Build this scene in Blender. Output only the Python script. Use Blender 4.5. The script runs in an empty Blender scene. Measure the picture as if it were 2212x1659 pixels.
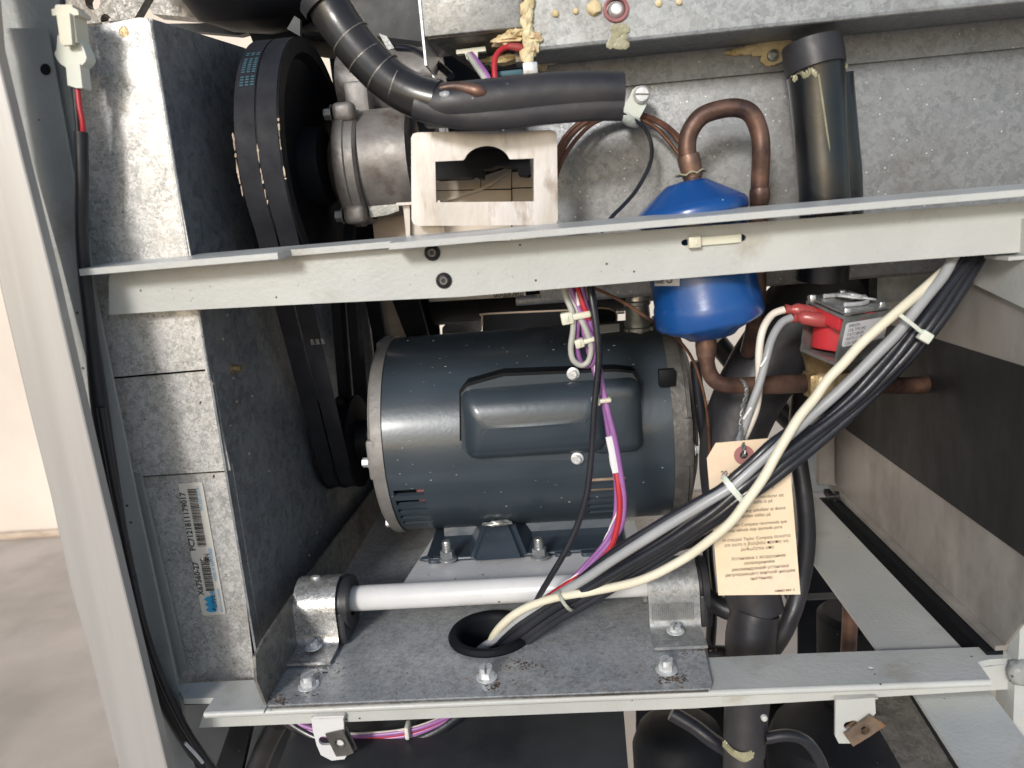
import bpy, bmesh, math, random
from mathutils import Vector as V, Matrix, noise
from mathutils.geometry import tessellate_polygon
random.seed(7)
S = bpy.context.scene
C = S.collection
# ------------------------------------------------------------------ camera, sky, sun
# machine frame: X along the rails, Y into the cabinet, Z up, origin at the lens (metres)
F = 1671.0                      # focal length in px of a 2212 px wide picture
Yc = V((94, 350, -F)).normalized()
Zc = -V((700, -8200, -F)).normalized(); Zc = (Zc - Yc * Zc.dot(Yc)).normalized()
Xc = Yc.cross(Zc)
R3 = Matrix((Xc, Yc, Zc))       # camera axes -> machine axes
cam = bpy.data.objects.new('camera', bpy.data.cameras.new('camera')); C.objects.link(cam)
cam.matrix_world = R3.to_4x4()
cam.data.sensor_width = 36; cam.data.lens = 36 * F / 2212
cam.data.clip_start = 0.01; cam.data.clip_end = 200
S.camera = cam
cam.data.dof.use_dof = True; cam.data.dof.focus_distance = 0.58; cam.data.dof.aperture_fstop = 9.0
W = bpy.data.worlds.new('World'); S.world = W; W.use_nodes = True
nt = W.node_tree; bg = nt.nodes['Background']
sky = nt.nodes.new('ShaderNodeTexSky'); sky.sky_type = 'NISHITA'; sky.sun_disc = False
SUN_EL, SUN_AZ = math.radians(23), math.radians(199)     # az: direction towards the sun, from +Y clockwise
sky.sun_elevation = SUN_EL; sky.sun_rotation = SUN_AZ; sky.air_density = 1.0; sky.dust_density = 1.0
nt.links.new(sky.outputs[0], bg.inputs[0]); bg.inputs[1].default_value = 0.128
sd = V((math.sin(SUN_AZ) * math.cos(SUN_EL), math.cos(SUN_AZ) * math.cos(SUN_EL), math.sin(SUN_EL)))
sl = bpy.data.lights.new('sun', 'SUN'); sl.energy = 2.0; sl.angle = math.radians(10); sl.color = (1, .97, .93)
so = bpy.data.objects.new('sun', sl); C.objects.link(so); so.rotation_euler = sd.to_track_quat('Z', 'Y').to_euler()
S.view_settings.view_transform = 'Standard'; S.view_settings.look = 'None'
S.view_settings.exposure = 0.25; S.view_settings.gamma = 1.0
S.cycles.max_bounces = 6; S.cycles.diffuse_bounces = 4

# ------------------------------------------------------------------ helpers
def ray(u, v): return R3 @ V((u - 1106, 829.5 - v, -F))
def at(u, v, Y): r = ray(u, v); return r * (Y / r.y)
def atz(u, v, Z): r = ray(u, v); return r * (Z / r.z)
def atx(u, v, X): r = ray(u, v); return r * (X / r.x)
X1, Y1, Z1 = V((1, 0, 0)), V((0, 1, 0)), V((0, 0, 1))

def thing(name, label, cat, group=None):
    o = bpy.data.objects.new(name, None); C.objects.link(o); o.empty_display_size = .02
    o['label'] = label; o['category'] = cat
    if group: o['group'] = group
    return o

class B:
    """collects shapes into one mesh"""
    def __init__(s): s.bm = bmesh.new()
    def poly(s, pts, ext, holes=()):
        """flat polygon (3D points) with holes, extruded by vector ext"""
        bm = s.bm; loops = [list(map(V, pts))] + [list(map(V, h)) for h in holes]
        tris = tessellate_polygon(loops); flat = [p for l in loops for p in l]
        a = [bm.verts.new(p) for p in flat]; b = [bm.verts.new(p + ext) for p in flat]
        for t in tris:
            try: bm.faces.new([a[i] for i in t]); bm.faces.new([b[i] for i in reversed(t)])
            except ValueError: pass
        k = 0
        for l in loops:
            n = len(l)
            for i in range(n):
                j = (i + 1) % n
                try: bm.faces.new([a[k + i], a[k + j], b[k + j], b[k + i]])
                except ValueError: pass
            k += n
        return s
    def box(s, c, d, bev=0, rot=None, seg=2):
        """box centre c, full size d"""
        r = bmesh.ops.create_cube(s.bm, size=1)
        m = Matrix.Translation(V(c)) @ (rot.to_4x4() if rot else Matrix()) @ Matrix.Diagonal((*d, 1))
        bmesh.ops.transform(s.bm, matrix=m, verts=r['verts'])
        if bev:
            es = list({e for v in r['verts'] for e in v.link_edges})
            bmesh.ops.bevel(s.bm, geom=es, offset=bev, segments=seg, affect='EDGES', clamp_overlap=True, profile=.5)
        return s
    def bb(s, a, b, bev=0, seg=2):
        a, b = V(a), V(b); return s.box((a + b) / 2, [abs(x) for x in (b - a)], bev, None, seg)
    def lathe(s, c, ax, prof, seg=40, a0=0, a1=2 * math.pi, ref=None):
        """prof: list of (t along axis, radius)"""
        ax = V(ax).normalized(); ref = V(ref) if ref else (Z1 if abs(ax.z) < .9 else X1)
        u = (ref - ax * ref.dot(ax)).normalized(); w = ax.cross(u); c = V(c)
        full = abs(a1 - a0 - 2 * math.pi) < 1e-6; n = seg if full else seg + 1
        rings = []
        for t, r in prof:
            if r < 1e-7: rings.append([s.bm.verts.new(c + ax * t)])
            else: rings.append([s.bm.verts.new(c + ax * t + (u * math.cos(a0 + (a1 - a0) * i / seg) + w * math.sin(a0 + (a1 - a0) * i / seg)) * r) for i in range(n)])
        for p, q in zip(rings, rings[1:]):
            for i in range(seg):
                j = (i + 1) % n
                f = [p[i % len(p)], p[j % len(p)], q[j % len(q)], q[i % len(q)]]
                f = list(dict.fromkeys(f))
                if len(f) > 2:
                    try: s.bm.faces.new(f)
                    except ValueError: pass
        return s
    def tube(s, pts, r, seg=10, sub=5, cap=True, flat=1.0):
        """smooth tube through pts; r number or list"""
        P = [V(p) for p in pts]; n = len(P)
        rr = list(r) if hasattr(r, '__len__') else [r] * n
        path, rad = [], []
        for i in range(n - 1):
            p0, p1, p2, p3 = P[max(i - 1, 0)], P[i], P[i + 1], P[min(i + 2, n - 1)]
            for k in range(sub):
                t = k / sub; t2, t3 = t * t, t * t * t
                path.append(.5 * ((2 * p1) + (p2 - p0) * t + (2 * p0 - 5 * p1 + 4 * p2 - p3) * t2 + (3 * p1 - p0 - 3 * p2 + p3) * t3))
                rad.append(rr[i] + (rr[i + 1] - rr[i]) * t)
        path.append(P[-1]); rad.append(rr[-1])
        tan = [(path[min(i + 1, len(path) - 1)] - path[max(i - 1, 0)]).normalized() for i in range(len(path))]
        up = V((.3, .1, 1)); u = (up - tan[0] * up.dot(tan[0])).normalized(); prev = None
        for i, p in enumerate(path):
            u = (u - tan[i] * u.dot(tan[i])).normalized(); w = tan[i].cross(u)
            ring = [s.bm.verts.new(p + (u * math.cos(2 * math.pi * k / seg) + w * math.sin(2 * math.pi * k / seg) * flat) * rad[i]) for k in range(seg)]
            if prev:
                for k in range(seg): s.bm.faces.new([prev[k], prev[(k + 1) % seg], ring[(k + 1) % seg], ring[k]])
            elif cap: s.bm.faces.new(list(reversed(ring)))
            prev = ring
        if cap: s.bm.faces.new(prev)
        return s
    def ribbon(s, prof, ext, th):
        """sheet following profile points (3D), width vector ext, thickness th"""
        P = [V(p) for p in prof]; e = V(ext).normalized(); n = len(P); q = []
        for i in range(n):
            t = (P[min(i + 1, n - 1)] - P[max(i - 1, 0)]).normalized(); q.append(P[i] + t.cross(e) * th)
        loop = P + q[::-1]; ext = V(ext)
        a = [s.bm.verts.new(p) for p in loop]; b = [s.bm.verts.new(p + ext) for p in loop]; m = len(loop)
        for i in range(m): s.bm.faces.new([a[i], a[(i + 1) % m], b[(i + 1) % m], b[i]])
        for i in range(n - 1):
            s.bm.faces.new([a[i], a[m - 1 - i], a[m - 2 - i], a[i + 1]]); s.bm.faces.new([b[i + 1], b[m - 2 - i], b[m - 1 - i], b[i]])
        return s
    def blob(s, c, sz, amp=.3, fr=2.0, sub=3):
        r = bmesh.ops.create_icosphere(s.bm, subdivisions=sub, radius=1); c = V(c)
        for v in r['verts']:
            k = 1 + amp * noise.noise(v.co * fr + c * 90) + amp * .5 * noise.noise(v.co * fr * 2.7 + c * 50)
            v.co = c + V((v.co.x * sz[0], v.co.y * sz[1], v.co.z * sz[2])) * k
        return s
    def build(s, name, mat, parent=None, label=None, cat=None, group=None, kind=None, ang=38, flat=False):
        bm = s.bm; bmesh.ops.recalc_face_normals(bm, faces=bm.faces)
        if not flat:
            for f in bm.faces: f.smooth = True
            la = math.radians(ang)
            for e in bm.edges: e.smooth = len(e.link_faces) == 2 and e.calc_face_angle(0) < la
        me = bpy.data.meshes.new(name); bm.to_mesh(me); bm.free(); me.materials.append(mat)
        o = bpy.data.objects.new(name, me); C.objects.link(o)
        if parent: o.parent = parent
        if label: o['label'] = label
        if cat: o['category'] = cat
        if group: o['group'] = group
        if kind: o['kind'] = kind
        return o

def pl(pts, Y): return [at(u, v, Y) for u, v in pts]
def wp(pts): return [at(*p) for p in pts]
def ring3(c, n, r, k=24, a0=0, ry=None):
    n = V(n).normalized(); ref = Z1 if abs(n.z) < .9 else X1
    u = (ref - n * ref.dot(n)).normalized(); w = n.cross(u)
    return [V(c) + u * math.cos(a0 + 2 * math.pi * i / k) * r + w * math.sin(a0 + 2 * math.pi * i / k) * (ry or r) for i in range(k)]
def rrect(c, ux, uy, w, h, r, k=5):
    """rounded rectangle loop"""
    ux, uy = V(ux).normalized(), V(uy).normalized(); o = []
    for sx, sy, a in ((1, 1, 0), (-1, 1, 90), (-1, -1, 180), (1, -1, 270)):
        for i in range(k + 1):
            t = math.radians(a + 90 * i / k)
            o.append(V(c) + ux * (sx * (w / 2 - r) + r * math.cos(t)) + uy * (sy * (h / 2 - r) + r * math.sin(t)))
    return o
def offs(pts, d):
    """offset a list of (u,v,Y) sideways by d px (to the right of travel)"""
    o = []
    for i, p in enumerate(pts):
        a, b = pts[max(i - 1, 0)], pts[min(i + 1, len(pts) - 1)]
        t = V((b[0] - a[0], b[1] - a[1])).normalized()
        o.append((p[0] - t.y * d, p[1] + t.x * d, p[2]))
    return o

# ------------------------------------------------------------------ materials
def mat(name, c1, c2=None, scale=20, met=0, rough=.5, rv=.1, bump=0, bscale=60, kind='noise', det=6, stretch=None,
        spots=None, grime=None, spec=.5, coat=0, trans=0, contrast=(.35, .65), sss=0, emit=0, glint=None):
    m = bpy.data.materials.new(name); m.use_nodes = True; N = m.node_tree.nodes; L = m.node_tree.links
    p = N['Principled BSDF']; tc = N.new('ShaderNodeTexCoord'); co = tc.outputs['Object']
    if stretch:
        mp = N.new('ShaderNodeMapping'); mp.inputs['Scale'].default_value = stretch; L.new(co, mp.inputs[0]); co2 = mp.outputs[0]
    else: co2 = co
    c2 = c2 or c1
    def nz(sc, d=6, src=None, r=.55):
        n = N.new('ShaderNodeTexNoise'); n.inputs['Scale'].default_value = sc; n.inputs['Detail'].default_value = d
        n.inputs['Roughness'].default_value = r; L.new(src or co, n.inputs['Vector']); return n
    def ramp(fac, a, b, ca=(0, 0, 0, 1), cb=(1, 1, 1, 1)):
        r = N.new('ShaderNodeValToRGB'); r.color_ramp.elements[0].position = a; r.color_ramp.elements[1].position = b
        r.color_ramp.elements[0].color = ca; r.color_ramp.elements[1].color = cb; L.new(fac, r.inputs[0]); return r
    def mix(f, a, b):
        x = N.new('ShaderNodeMix'); x.data_type = 'RGBA'
        if hasattr(f, 'links'): L.new(f, x.inputs[0])
        else: x.inputs[0].default_value = f
        for s_, v_ in ((x.inputs[6], a), (x.inputs[7], b)):
            if hasattr(v_, 'links'): L.new(v_, s_)
            else: s_.default_value = (*v_, 1)
        return x.outputs[2]
    if kind == 'galv':        # zinc spangle: cells of differing grey, broken up by noise
        v1 = N.new('ShaderNodeTexVoronoi'); v1.inputs['Scale'].default_value = scale
        nn = nz(scale * .7, 3); ad = N.new('ShaderNodeVectorMath'); ad.operation = 'MULTIPLY_ADD'
        L.new(nn.outputs['Color'], ad.inputs[0]); ad.inputs[1].default_value = (.012, .012, .012); L.new(co2, ad.inputs[2])
        L.new(ad.outputs[0], v1.inputs['Vector'])
        sp = N.new('ShaderNodeSeparateColor'); L.new(v1.outputs['Color'], sp.inputs[0])
        v2 = N.new('ShaderNodeTexVoronoi'); v2.inputs['Scale'].default_value = scale * 2.7; L.new(ad.outputs[0], v2.inputs['Vector'])
        sp2 = N.new('ShaderNodeSeparateColor'); L.new(v2.outputs['Color'], sp2.inputs[0])
        a = N.new('ShaderNodeMath'); a.operation = 'MULTIPLY_ADD'; L.new(sp.outputs[0], a.inputs[0]); a.inputs[1].default_value = .4
        n3 = nz(scale * .12, 5); a2 = N.new('ShaderNodeMath'); a2.operation = 'MULTIPLY_ADD'
        hn_ = N.new('ShaderNodeMath'); hn_.operation = 'MULTIPLY_ADD'; L.new(n3.outputs[0], hn_.inputs[0]); hn_.inputs[1].default_value = .55; hn_.inputs[2].default_value = .22; L.new(sp2.outputs[1], a2.inputs[0]); a2.inputs[1].default_value = .25; L.new(hn_.outputs[0], a2.inputs[2]); L.new(a2.outputs[0], a.inputs[2])
        fac = a.outputs[0]; base = ramp(fac, .42, 1.05, (*c1, 1), (*c2, 1)).outputs[0]
        rr = N.new('ShaderNodeMapRange'); L.new(sp2.outputs[0], rr.inputs[0]); rr.inputs[3].default_value = rough - rv; rr.inputs[4].default_value = rough + rv
        L.new(rr.outputs[0], p.inputs['Roughness'])
    else:
        n1 = nz(scale, det, co2); fac = n1.outputs[0]; base = ramp(fac, contrast[0], contrast[1], (*c1, 1), (*c2, 1)).outputs[0]
        n2 = nz(scale * 1.7 + 5, 4, co2); rr = N.new('ShaderNodeMapRange'); L.new(n2.outputs[0], rr.inputs[0]); rr.inputs[1].default_value = .3; rr.inputs[2].default_value = .7
        rr.inputs[3].default_value = max(rough - rv, .03); rr.inputs[4].default_value = min(rough + rv, 1); L.new(rr.outputs[0], p.inputs['Roughness'])
    if grime:                 # (colour, scale, lo, hi)
        col, sc, lo, hi = grime; g = nz(sc, 7, co2, .65); base = mix(ramp(g.outputs[0], lo, hi).outputs[0], base, col)
    if spots:                 # (colour, scale, radius, density)
        for col, sc, rad, den in (spots if isinstance(spots, list) else [spots]):
            v = N.new('ShaderNodeTexVoronoi'); v.inputs['Scale'].default_value = sc; L.new(co, v.inputs['Vector'])
            d = N.new('ShaderNodeMath'); d.operation = 'LESS_THAN'; L.new(v.outputs['Distance'], d.inputs[0]); d.inputs[1].default_value = rad
            s2 = N.new('ShaderNodeSeparateColor'); L.new(v.outputs['Color'], s2.inputs[0])
            e = N.new('ShaderNodeMath'); e.operation = 'LESS_THAN'; L.new(s2.outputs[0], e.inputs[0]); e.inputs[1].default_value = den
            k = N.new('ShaderNodeMath'); k.operation = 'MULTIPLY'; L.new(d.outputs[0], k.inputs[0]); L.new(e.outputs[0], k.inputs[1])
            base = mix(k.outputs[0], base, col)
    L.new(base, p.inputs['Base Color']); p.inputs['Metallic'].default_value = met
    p.inputs['Specular IOR Level'].default_value = spec
    if coat: p.inputs['Coat Weight'].default_value = coat; p.inputs['Coat Roughness'].default_value = .15
    if trans: p.inputs['Transmission Weight'].default_value = trans
    if sss: p.inputs['Subsurface Weight'].default_value = sss; p.inputs['Subsurface Scale'].default_value = .003
    if bump:
        b = N.new('ShaderNodeBump'); b.inputs['Strength'].default_value = bump; b.inputs['Distance'].default_value = .001
        L.new(nz(bscale, 4, co2).outputs[0], b.inputs['Height']); L.new(b.outputs[0], p.inputs['Normal'])
    return m

M = {}
M['galv'] = mat('galvanised_steel', (.20, .205, .205), (.38, .39, .39), 300, .45, .42, .12, .12, 300, 'galv', grime=((.15, .13, .11), 14, .56, .82))
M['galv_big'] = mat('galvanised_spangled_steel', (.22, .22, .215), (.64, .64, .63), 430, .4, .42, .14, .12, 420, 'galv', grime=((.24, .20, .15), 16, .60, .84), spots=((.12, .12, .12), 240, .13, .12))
M['galv_dull'] = mat('dull_galvanised_steel', (.165, .172, .178), (.28, .287, .292), 300, .35, .46, .1, .1, 260, 'galv', grime=((.15, .125, .10), 8, .58, .86), spots=((.58, .58, .55), 230, .13, .28))
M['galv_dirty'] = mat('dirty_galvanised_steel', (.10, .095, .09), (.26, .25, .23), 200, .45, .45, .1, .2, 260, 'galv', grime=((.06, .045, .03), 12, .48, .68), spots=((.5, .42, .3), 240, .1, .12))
M['galv_side_shaded'] = mat('galvanised_side_in_shade', (.12, .13, .14), (.26, .275, .29), 150, .25, .5, .1, .1, 200, 'galv', spots=[((.24, .2, .15), 95, .12, .2), ((.3, .3, .29), 190, .1, .15)])  # same zinc as the duct front, darkened for its shadowed side
M['tray'] = mat('galvanised_tray_steel', (.21, .22, .228), (.50, .515, .525), 420, .35, .42, .12, .15, 330, 'galv', grime=((.22, .18, .12), 11, .55, .8), spots=((.64, .66, .68), 350, .13, .3))
M['strap'] = mat('aluminium_strap', (.26, .25, .24), (.58, .58, .57), 260, .7, .36, .12, .3, 380, 'galv', grime=((.13, .08, .035), 30, .58, .8))
M['stainless'] = mat('brushed_stainless', (.38, .365, .35), (.46, .445, .43), 40, .35, .42, .06, .08, 500, stretch=(1, 1, .04), grime=((.28, .24, .2), 40, .64, .85))
M['stainless_plate'] = mat('stainless_bracket', (.36, .345, .335), (.50, .48, .475), 45, .5, .38, .08, .1, 400, stretch=(1, 1, .3), grime=((.15, .10, .07), 60, .56, .74))
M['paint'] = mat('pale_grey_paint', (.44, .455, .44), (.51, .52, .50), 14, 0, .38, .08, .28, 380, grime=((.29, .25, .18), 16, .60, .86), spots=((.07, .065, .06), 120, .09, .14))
M['paint_shaded'] = mat('shaded_grey_paint', (.275, .285, .275), (.345, .355, .345), 12, 0, .45, .08, .35, 350, grime=((.17, .14, .10), 22, .58, .85), spots=((.06, .05, .04), 120, .12, .14))  # darker copy of the frame paint, shade put into the colour
M['white'] = mat('white_painted_steel', (.62, .62, .63), (.70, .70, .70), 20, 0, .3, .06, .15, 200, grime=((.35, .27, .18), 26, .68, .9), spots=((.1, .08, .05), 90, .09, .12))
M['motor'] = mat('slate_motor_paint', (.036, .050, .064), (.046, .062, .078), 12, .1, .34, .04, .12, 260, spots=((.38, .42, .45), 190, .06, .06), coat=.3)
M['motor_dk'] = mat('motor_base_paint', (.036, .050, .068), (.050, .066, .088), 16, .1, .36, .08, .15, 240, grime=((.08, .07, .05), 26, .64, .85), coat=.2)
M['bell'] = mat('cast_aluminium_end_bell', (.22, .21, .20), (.28, .27, .26), 60, .3, .55, .05, .5, 260)
M['bell_dk'] = mat('cast_end_bell_grey', (.09, .085, .08), (.14, .132, .125), 90, .3, .55, .08, .7, 260)
M['cast'] = mat('cast_aluminium_gearbox', (.19, .175, .165), (.31, .295, .28), 45, .35, .5, .08, .3, 200, grime=((.10, .06, .035), 34, .54, .74))
M['rubber'] = mat('black_rubber', (.014, .015, .018), (.026, .027, .031), 30, 0, .46, .1, .2, 180, spots=((.2, .2, .19), 170, .07, .05))
M['belt'] = mat('dusty_black_belt', (.010, .011, .015), (.020, .021, .027), 40, 0, .7, .1, .15, 220, spec=.35)
M['foam'] = mat('black_foam_insulation', (.018, .018, .022), (.034, .033, .037), 24, 0, .46, .12, .5, 70, spec=.5, spots=((.3, .3, .27), 150, .08, .05), grime=((.05, .045, .04), 20, .58, .82))
M['wrap'] = mat('black_tape_wrap', (.014, .013, .013), (.028, .025, .023), 18, 0, .32, .08, .2, 80, coat=.3)
M['gloss'] = mat('glossy_black_pipe_wrap', (.006, .007, .009), (.012, .013, .016), 14, 0, .3, .06, .3, 60, coat=.4, grime=((.04, .042, .03), 26, .66, .85))
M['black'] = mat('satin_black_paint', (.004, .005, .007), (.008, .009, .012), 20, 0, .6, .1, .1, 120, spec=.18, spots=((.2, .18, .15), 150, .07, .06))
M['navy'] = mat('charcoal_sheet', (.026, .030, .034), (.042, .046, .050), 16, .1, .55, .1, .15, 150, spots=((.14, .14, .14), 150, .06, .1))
M['copper'] = mat('tarnished_copper', (.055, .034, .028), (.22, .12, .085), 45, .45, .42, .12, .15, 160, contrast=(.34, .68), grime=((.04, .025, .025), 30, .5, .68))
M['copper_hot'] = mat('bright_copper', (.15, .085, .06), (.28, .17, .125), 55, .6, .4, .1, .15, 160, grime=((.07, .045, .05), 26, .54, .72))
M['capil'] = mat('capillary_copper', (.10, .045, .028), (.20, .095, .06), 80, .5, .42, .1)
M['brass'] = mat('soldered_brass', (.20, .13, .06), (.42, .32, .18), 60, .6, .42, .12, .5, 200, grime=((.3, .3, .28), 50, .6, .7))
M['blue'] = mat('blue_enamel', (.006, .060, .23), (.009, .078, .29), 10, 0, .3, .06, .3, 70, coat=.35, spots=((.25, .38, .42), 120, .07, .05))
M['red'] = mat('red_moulded_plastic', (.50, .030, .040), (.60, .045, .055), 16, 0, .4, .06, .1, 120, sss=.1)
M['redclear'] = mat('translucent_red_vinyl', (.42, .07, .07), (.52, .11, .10), 20, 0, .28, .06, .1, 90, trans=.25, sss=.15)
M['zinc'] = mat('zinc_plated_steel', (.42, .43, .42), (.62, .63, .63), 90, .8, .34, .1, .2, 260, grime=((.2, .18, .12), 60, .6, .8))
M['zinc_dull'] = mat('dull_zinc_plate', (.22, .23, .225), (.36, .37, .36), 80, .6, .42, .1, .3, 220, grime=((.12, .11, .08), 60, .55, .75))
M['screw'] = mat('bright_screw_zinc', (.55, .56, .56), (.74, .75, .76), 220, .35, .34, .1, .15, 400, grime=((.25, .16, .09), 150, .62, .8))
M['nylon'] = mat('natural_nylon', (.66, .63, .50), (.74, .71, .58), 30, 0, .38, .05, 0, sss=.3)
M['nylon_w'] = mat('milky_nylon', (.62, .64, .56), (.70, .72, .63), 30, 0, .36, .05, 0, sss=.3)
M['cream'] = mat('cream_cable_sheath', (.70, .65, .50), (.78, .73, .58), 22, 0, .35, .06, .1, 90, grime=((.45, .36, .22), 40, .66, .85))
M['grey_c'] = mat('grey_cable_sheath', (.30, .31, .32), (.38, .39, .40), 22, 0, .32, .06, .1, 90)
M['black_c'] = mat('black_cable_sheath', (.012, .013, .018), (.022, .023, .030), 22, 0, .32, .08, .25, 130, spots=((.45, .47, .5), 230, .07, .05), coat=.2)
M['purple'] = mat('purple_wire', (.26, .10, .30), (.34, .15, .38), 40, 0, .35, .05)
M['redw'] = mat('red_wire', (.42, .02, .03), (.50, .035, .045), 40, 0, .35, .05)
M['greyw'] = mat('grey_wire', (.38, .38, .34), (.50, .49, .45), 40, 0, .38, .05)
M['whitew'] = mat('white_wire', (.70, .64, .55), (.78, .72, .64), 40, 0, .38, .05)
M['stripe'] = mat('white_tracer', (.8, .8, .8), None, 20, 0, .4)
M['paper'] = mat('manila_tag_card', (.78, .62, .42), (.84, .70, .52), 26, 0, .6, .05, .1, 300, grime=((.80, .56, .44), 22, .5, .75))
M['label'] = mat('white_label_film', (.66, .63, .57), (.72, .69, .63), 16, 0, .35, .05)
M['label_w'] = mat('bright_label_film', (.70, .70, .72), (.78, .78, .80), 16, 0, .35, .05)
M['ink'] = mat('black_ink', (.03, .03, .035), None, 20, 0, .5)
M['ink_soft'] = mat('faded_ink', (.05, .04, .035), None, 20, 0, .6)
M['ink_blue'] = mat('blue_ink', (.03, .32, .62), None, 20, 0, .4)
M['ink_grey'] = mat('grey_print', (.40, .40, .39), None, 20, 0, .5)
M['ink_teal'] = mat('teal_print', (.05, .12, .15), None, 20, 0, .6)
M['reinf'] = mat('dusky_pink_fibre_ring', (.34, .14, .14), (.42, .18, .18), 60, 0, .7)
M['expfoam'] = mat('yellowed_expanding_foam', (.50, .36, .15), (.78, .66, .42), 60, 0, .7, .1, .8, 160, contrast=(.3, .6), grime=((.28, .10, .03), 50, .58, .72), sss=.1)
M['glue'] = mat('dried_adhesive', (.22, .21, .13), (.36, .34, .22), 60, 0, .3, .1, .3, 140)
M['rust'] = mat('rust_crust', (.06, .035, .018), (.17, .105, .055), 140, 0, .85, .05, .9, 300)
M['side'] = mat('grimy_brown_side_panel', (.255, .238, .222), (.36, .338, .315), 7, .15, .45, .1, .12, 90, stretch=(1.6, 1.6, .9), det=9, grime=((.13, .115, .10), 11, .50, .82), spots=[((.05, .03, .02), 90, .1, .14), ((.5, .46, .42), 150, .06, .12)])
M['band'] = mat('black_grimy_insulation', (.010, .011, .012), (.018, .019, .020), 12, 0, .6, .1, .2, 90, stretch=(1.5, 1.5, .7), spec=.3, grime=((.030, .029, .028), 9, .55, .85), spots=[((.20, .16, .12), 85, .10, .14), ((.18, .19, .19), 170, .09, .12)])
M['concrete'] = mat('worn_concrete', (.36, .32, .275), (.52, .46, .41), 3.5, 0, .8, .08, .3, 40, grime=((.28, .24, .2), 2.2, .5, .78))
M['wall'] = mat('cream_rendered_wall', (.66, .58, .50), (.76, .69, .60), 2.5, 0, .85, .05, .2, 60, grime=((.42, .38, .33), 3.0, .62, .85))
M['board'] = mat('buff_board', (.40, .31, .235), (.58, .47, .37), 26, 0, .55, .1, .2, 150, stretch=(.5, 1, 2), grime=((.2, .15, .11), 18, .56, .8))
M['buff'] = mat('buff_reflection_sheet', (.62, .54, .45), (.82, .73, .62), 26, 0, .5, .1, .2, 150, stretch=(.5, 1, 2), grime=((.26, .21, .16), 30, .62, .85))  # reflections on stainless painted as a bright buff colour
M['torx'] = mat('black_oxide_screw', (.016, .016, .018), (.028, .028, .03), 200, .3, .4, .08, .3, 400)
M['socket'] = mat('dark_recess_metal', (.1, .1, .1), (.16, .16, .16), 200, .5, .4)
M['winding'] = mat('motor_winding', (.30, .16, .10), (.62, .50, .40), 140, .1, .5, .1, .8, 300, stretch=(.4, 1, 1))
M['clip'] = mat('dark_spring_steel', (.10, .095, .09), (.17, .16, .15), 70, .5, .45, .1, .3, 200, grime=((.20, .11, .05), 50, .6, .75))
M['clip_rust'] = mat('rusty_spring_steel', (.13, .10, .075), (.30, .22, .16), 60, .4, .5, .1, .4, 200, grime=((.28, .12, .04), 60, .5, .65))

# ---- small shared makers
def hexscrew(parent, c, n, r=.0042, h=.0045, a=.2, washer=True, slot=True, name='screw', m='screw'):
    c, n = V(c), V(n).normalized(); b = B(); hx = ring3(c, n, r, 6, a)
    if washer: b.lathe(c, n, [(0, 0), (0, r * 1.42), (.0006, r * 1.42), (.0011, r * 1.15), (.0011, 0)], 20)
    if slot:   # two half heads either side of the slot
        ref = Z1 if abs(n.z) < .9 else X1
        u = (ref - n * ref.dot(n)).normalized(); w = n.cross(u)
        b.poly(hx, n * (h * .62)); d = (u * math.cos(a + .7) + w * math.sin(a + .7)); e = n.cross(d)
        for sg in (1, -1):
            half = [c + n * h * .62 + e * sg * r * .16 + d * r * .86, c + n * h * .62 + e * sg * r * .16 - d * r * .86]
            arc = [c + n * h * .62 + (d * math.cos(t) * -1 + e * sg * math.sin(t)) * r * .86 for t in (.5, 1.05, 1.57, 2.1, 2.64)]
            b.poly(half + arc, n * h * .38)
    else: b.poly(hx, n * h); b.lathe(c + n * h, n, [(0, r * .8), (.0006, r * .5), (.0006, 0)], 16)
    return b.build(name, M[m], parent)

def text(s, org, ux, uy, size, m, parent, name='lettering', align='LEFT', off=.00025, sx=1.0, bold=0.0, spc=1.0):
    cu = bpy.data.curves.new('t', 'FONT'); cu.body = s; cu.size = 1; cu.align_x = align; cu.space_line = 1.15; cu.offset = bold; cu.space_character = spc
    cu.resolution_u = 2
    o = bpy.data.objects.new('t', cu); C.objects.link(o); dg = bpy.context.evaluated_depsgraph_get(); dg.update()
    me = bpy.data.meshes.new_from_object(o.evaluated_get(dg)); bpy.data.objects.remove(o)
    ux, uy = V(ux).normalized(), V(uy).normalized(); nn = ux.cross(uy)
    for v in me.vertices: v.co = V(org) + ux * v.co.x * size * sx + uy * v.co.y * size + nn * off
    me.materials.clear(); me.materials.append(m); me.name = name
    ob = bpy.data.objects.new(name, me); C.objects.link(ob)
    if parent: ob.parent = parent
    return ob

def tie(parent, c, t, r, w=.0035, m='nylon', head=None, ry=None, k=18):
    """band round a bundle at c, bundle direction t; head: direction of the lock"""
    c, t = V(c), V(t).normalized(); b = B()
    o = ring3(c - t * w / 2, t, r + .0009, k, ry=(ry + .0009) if ry else None); i_ = ring3(c - t * w / 2, t, r, k, ry=ry)
    b.poly(o, t * w, [i_])
    if head is not None:
        hd = V(head).normalized(); hd = (hd - t * hd.dot(t)).normalized(); s = t.cross(hd)
        rot = Matrix((s, t, hd)).transposed()
        b.box(c + hd * (r + .0025), (.0056, .0062, .0052), .0008, rot)
        b.box(c + hd * (r + .0052), (.0026, .0034, .0008), 0, rot)
    return b.build('cable_tie', M[m], parent)

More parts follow.
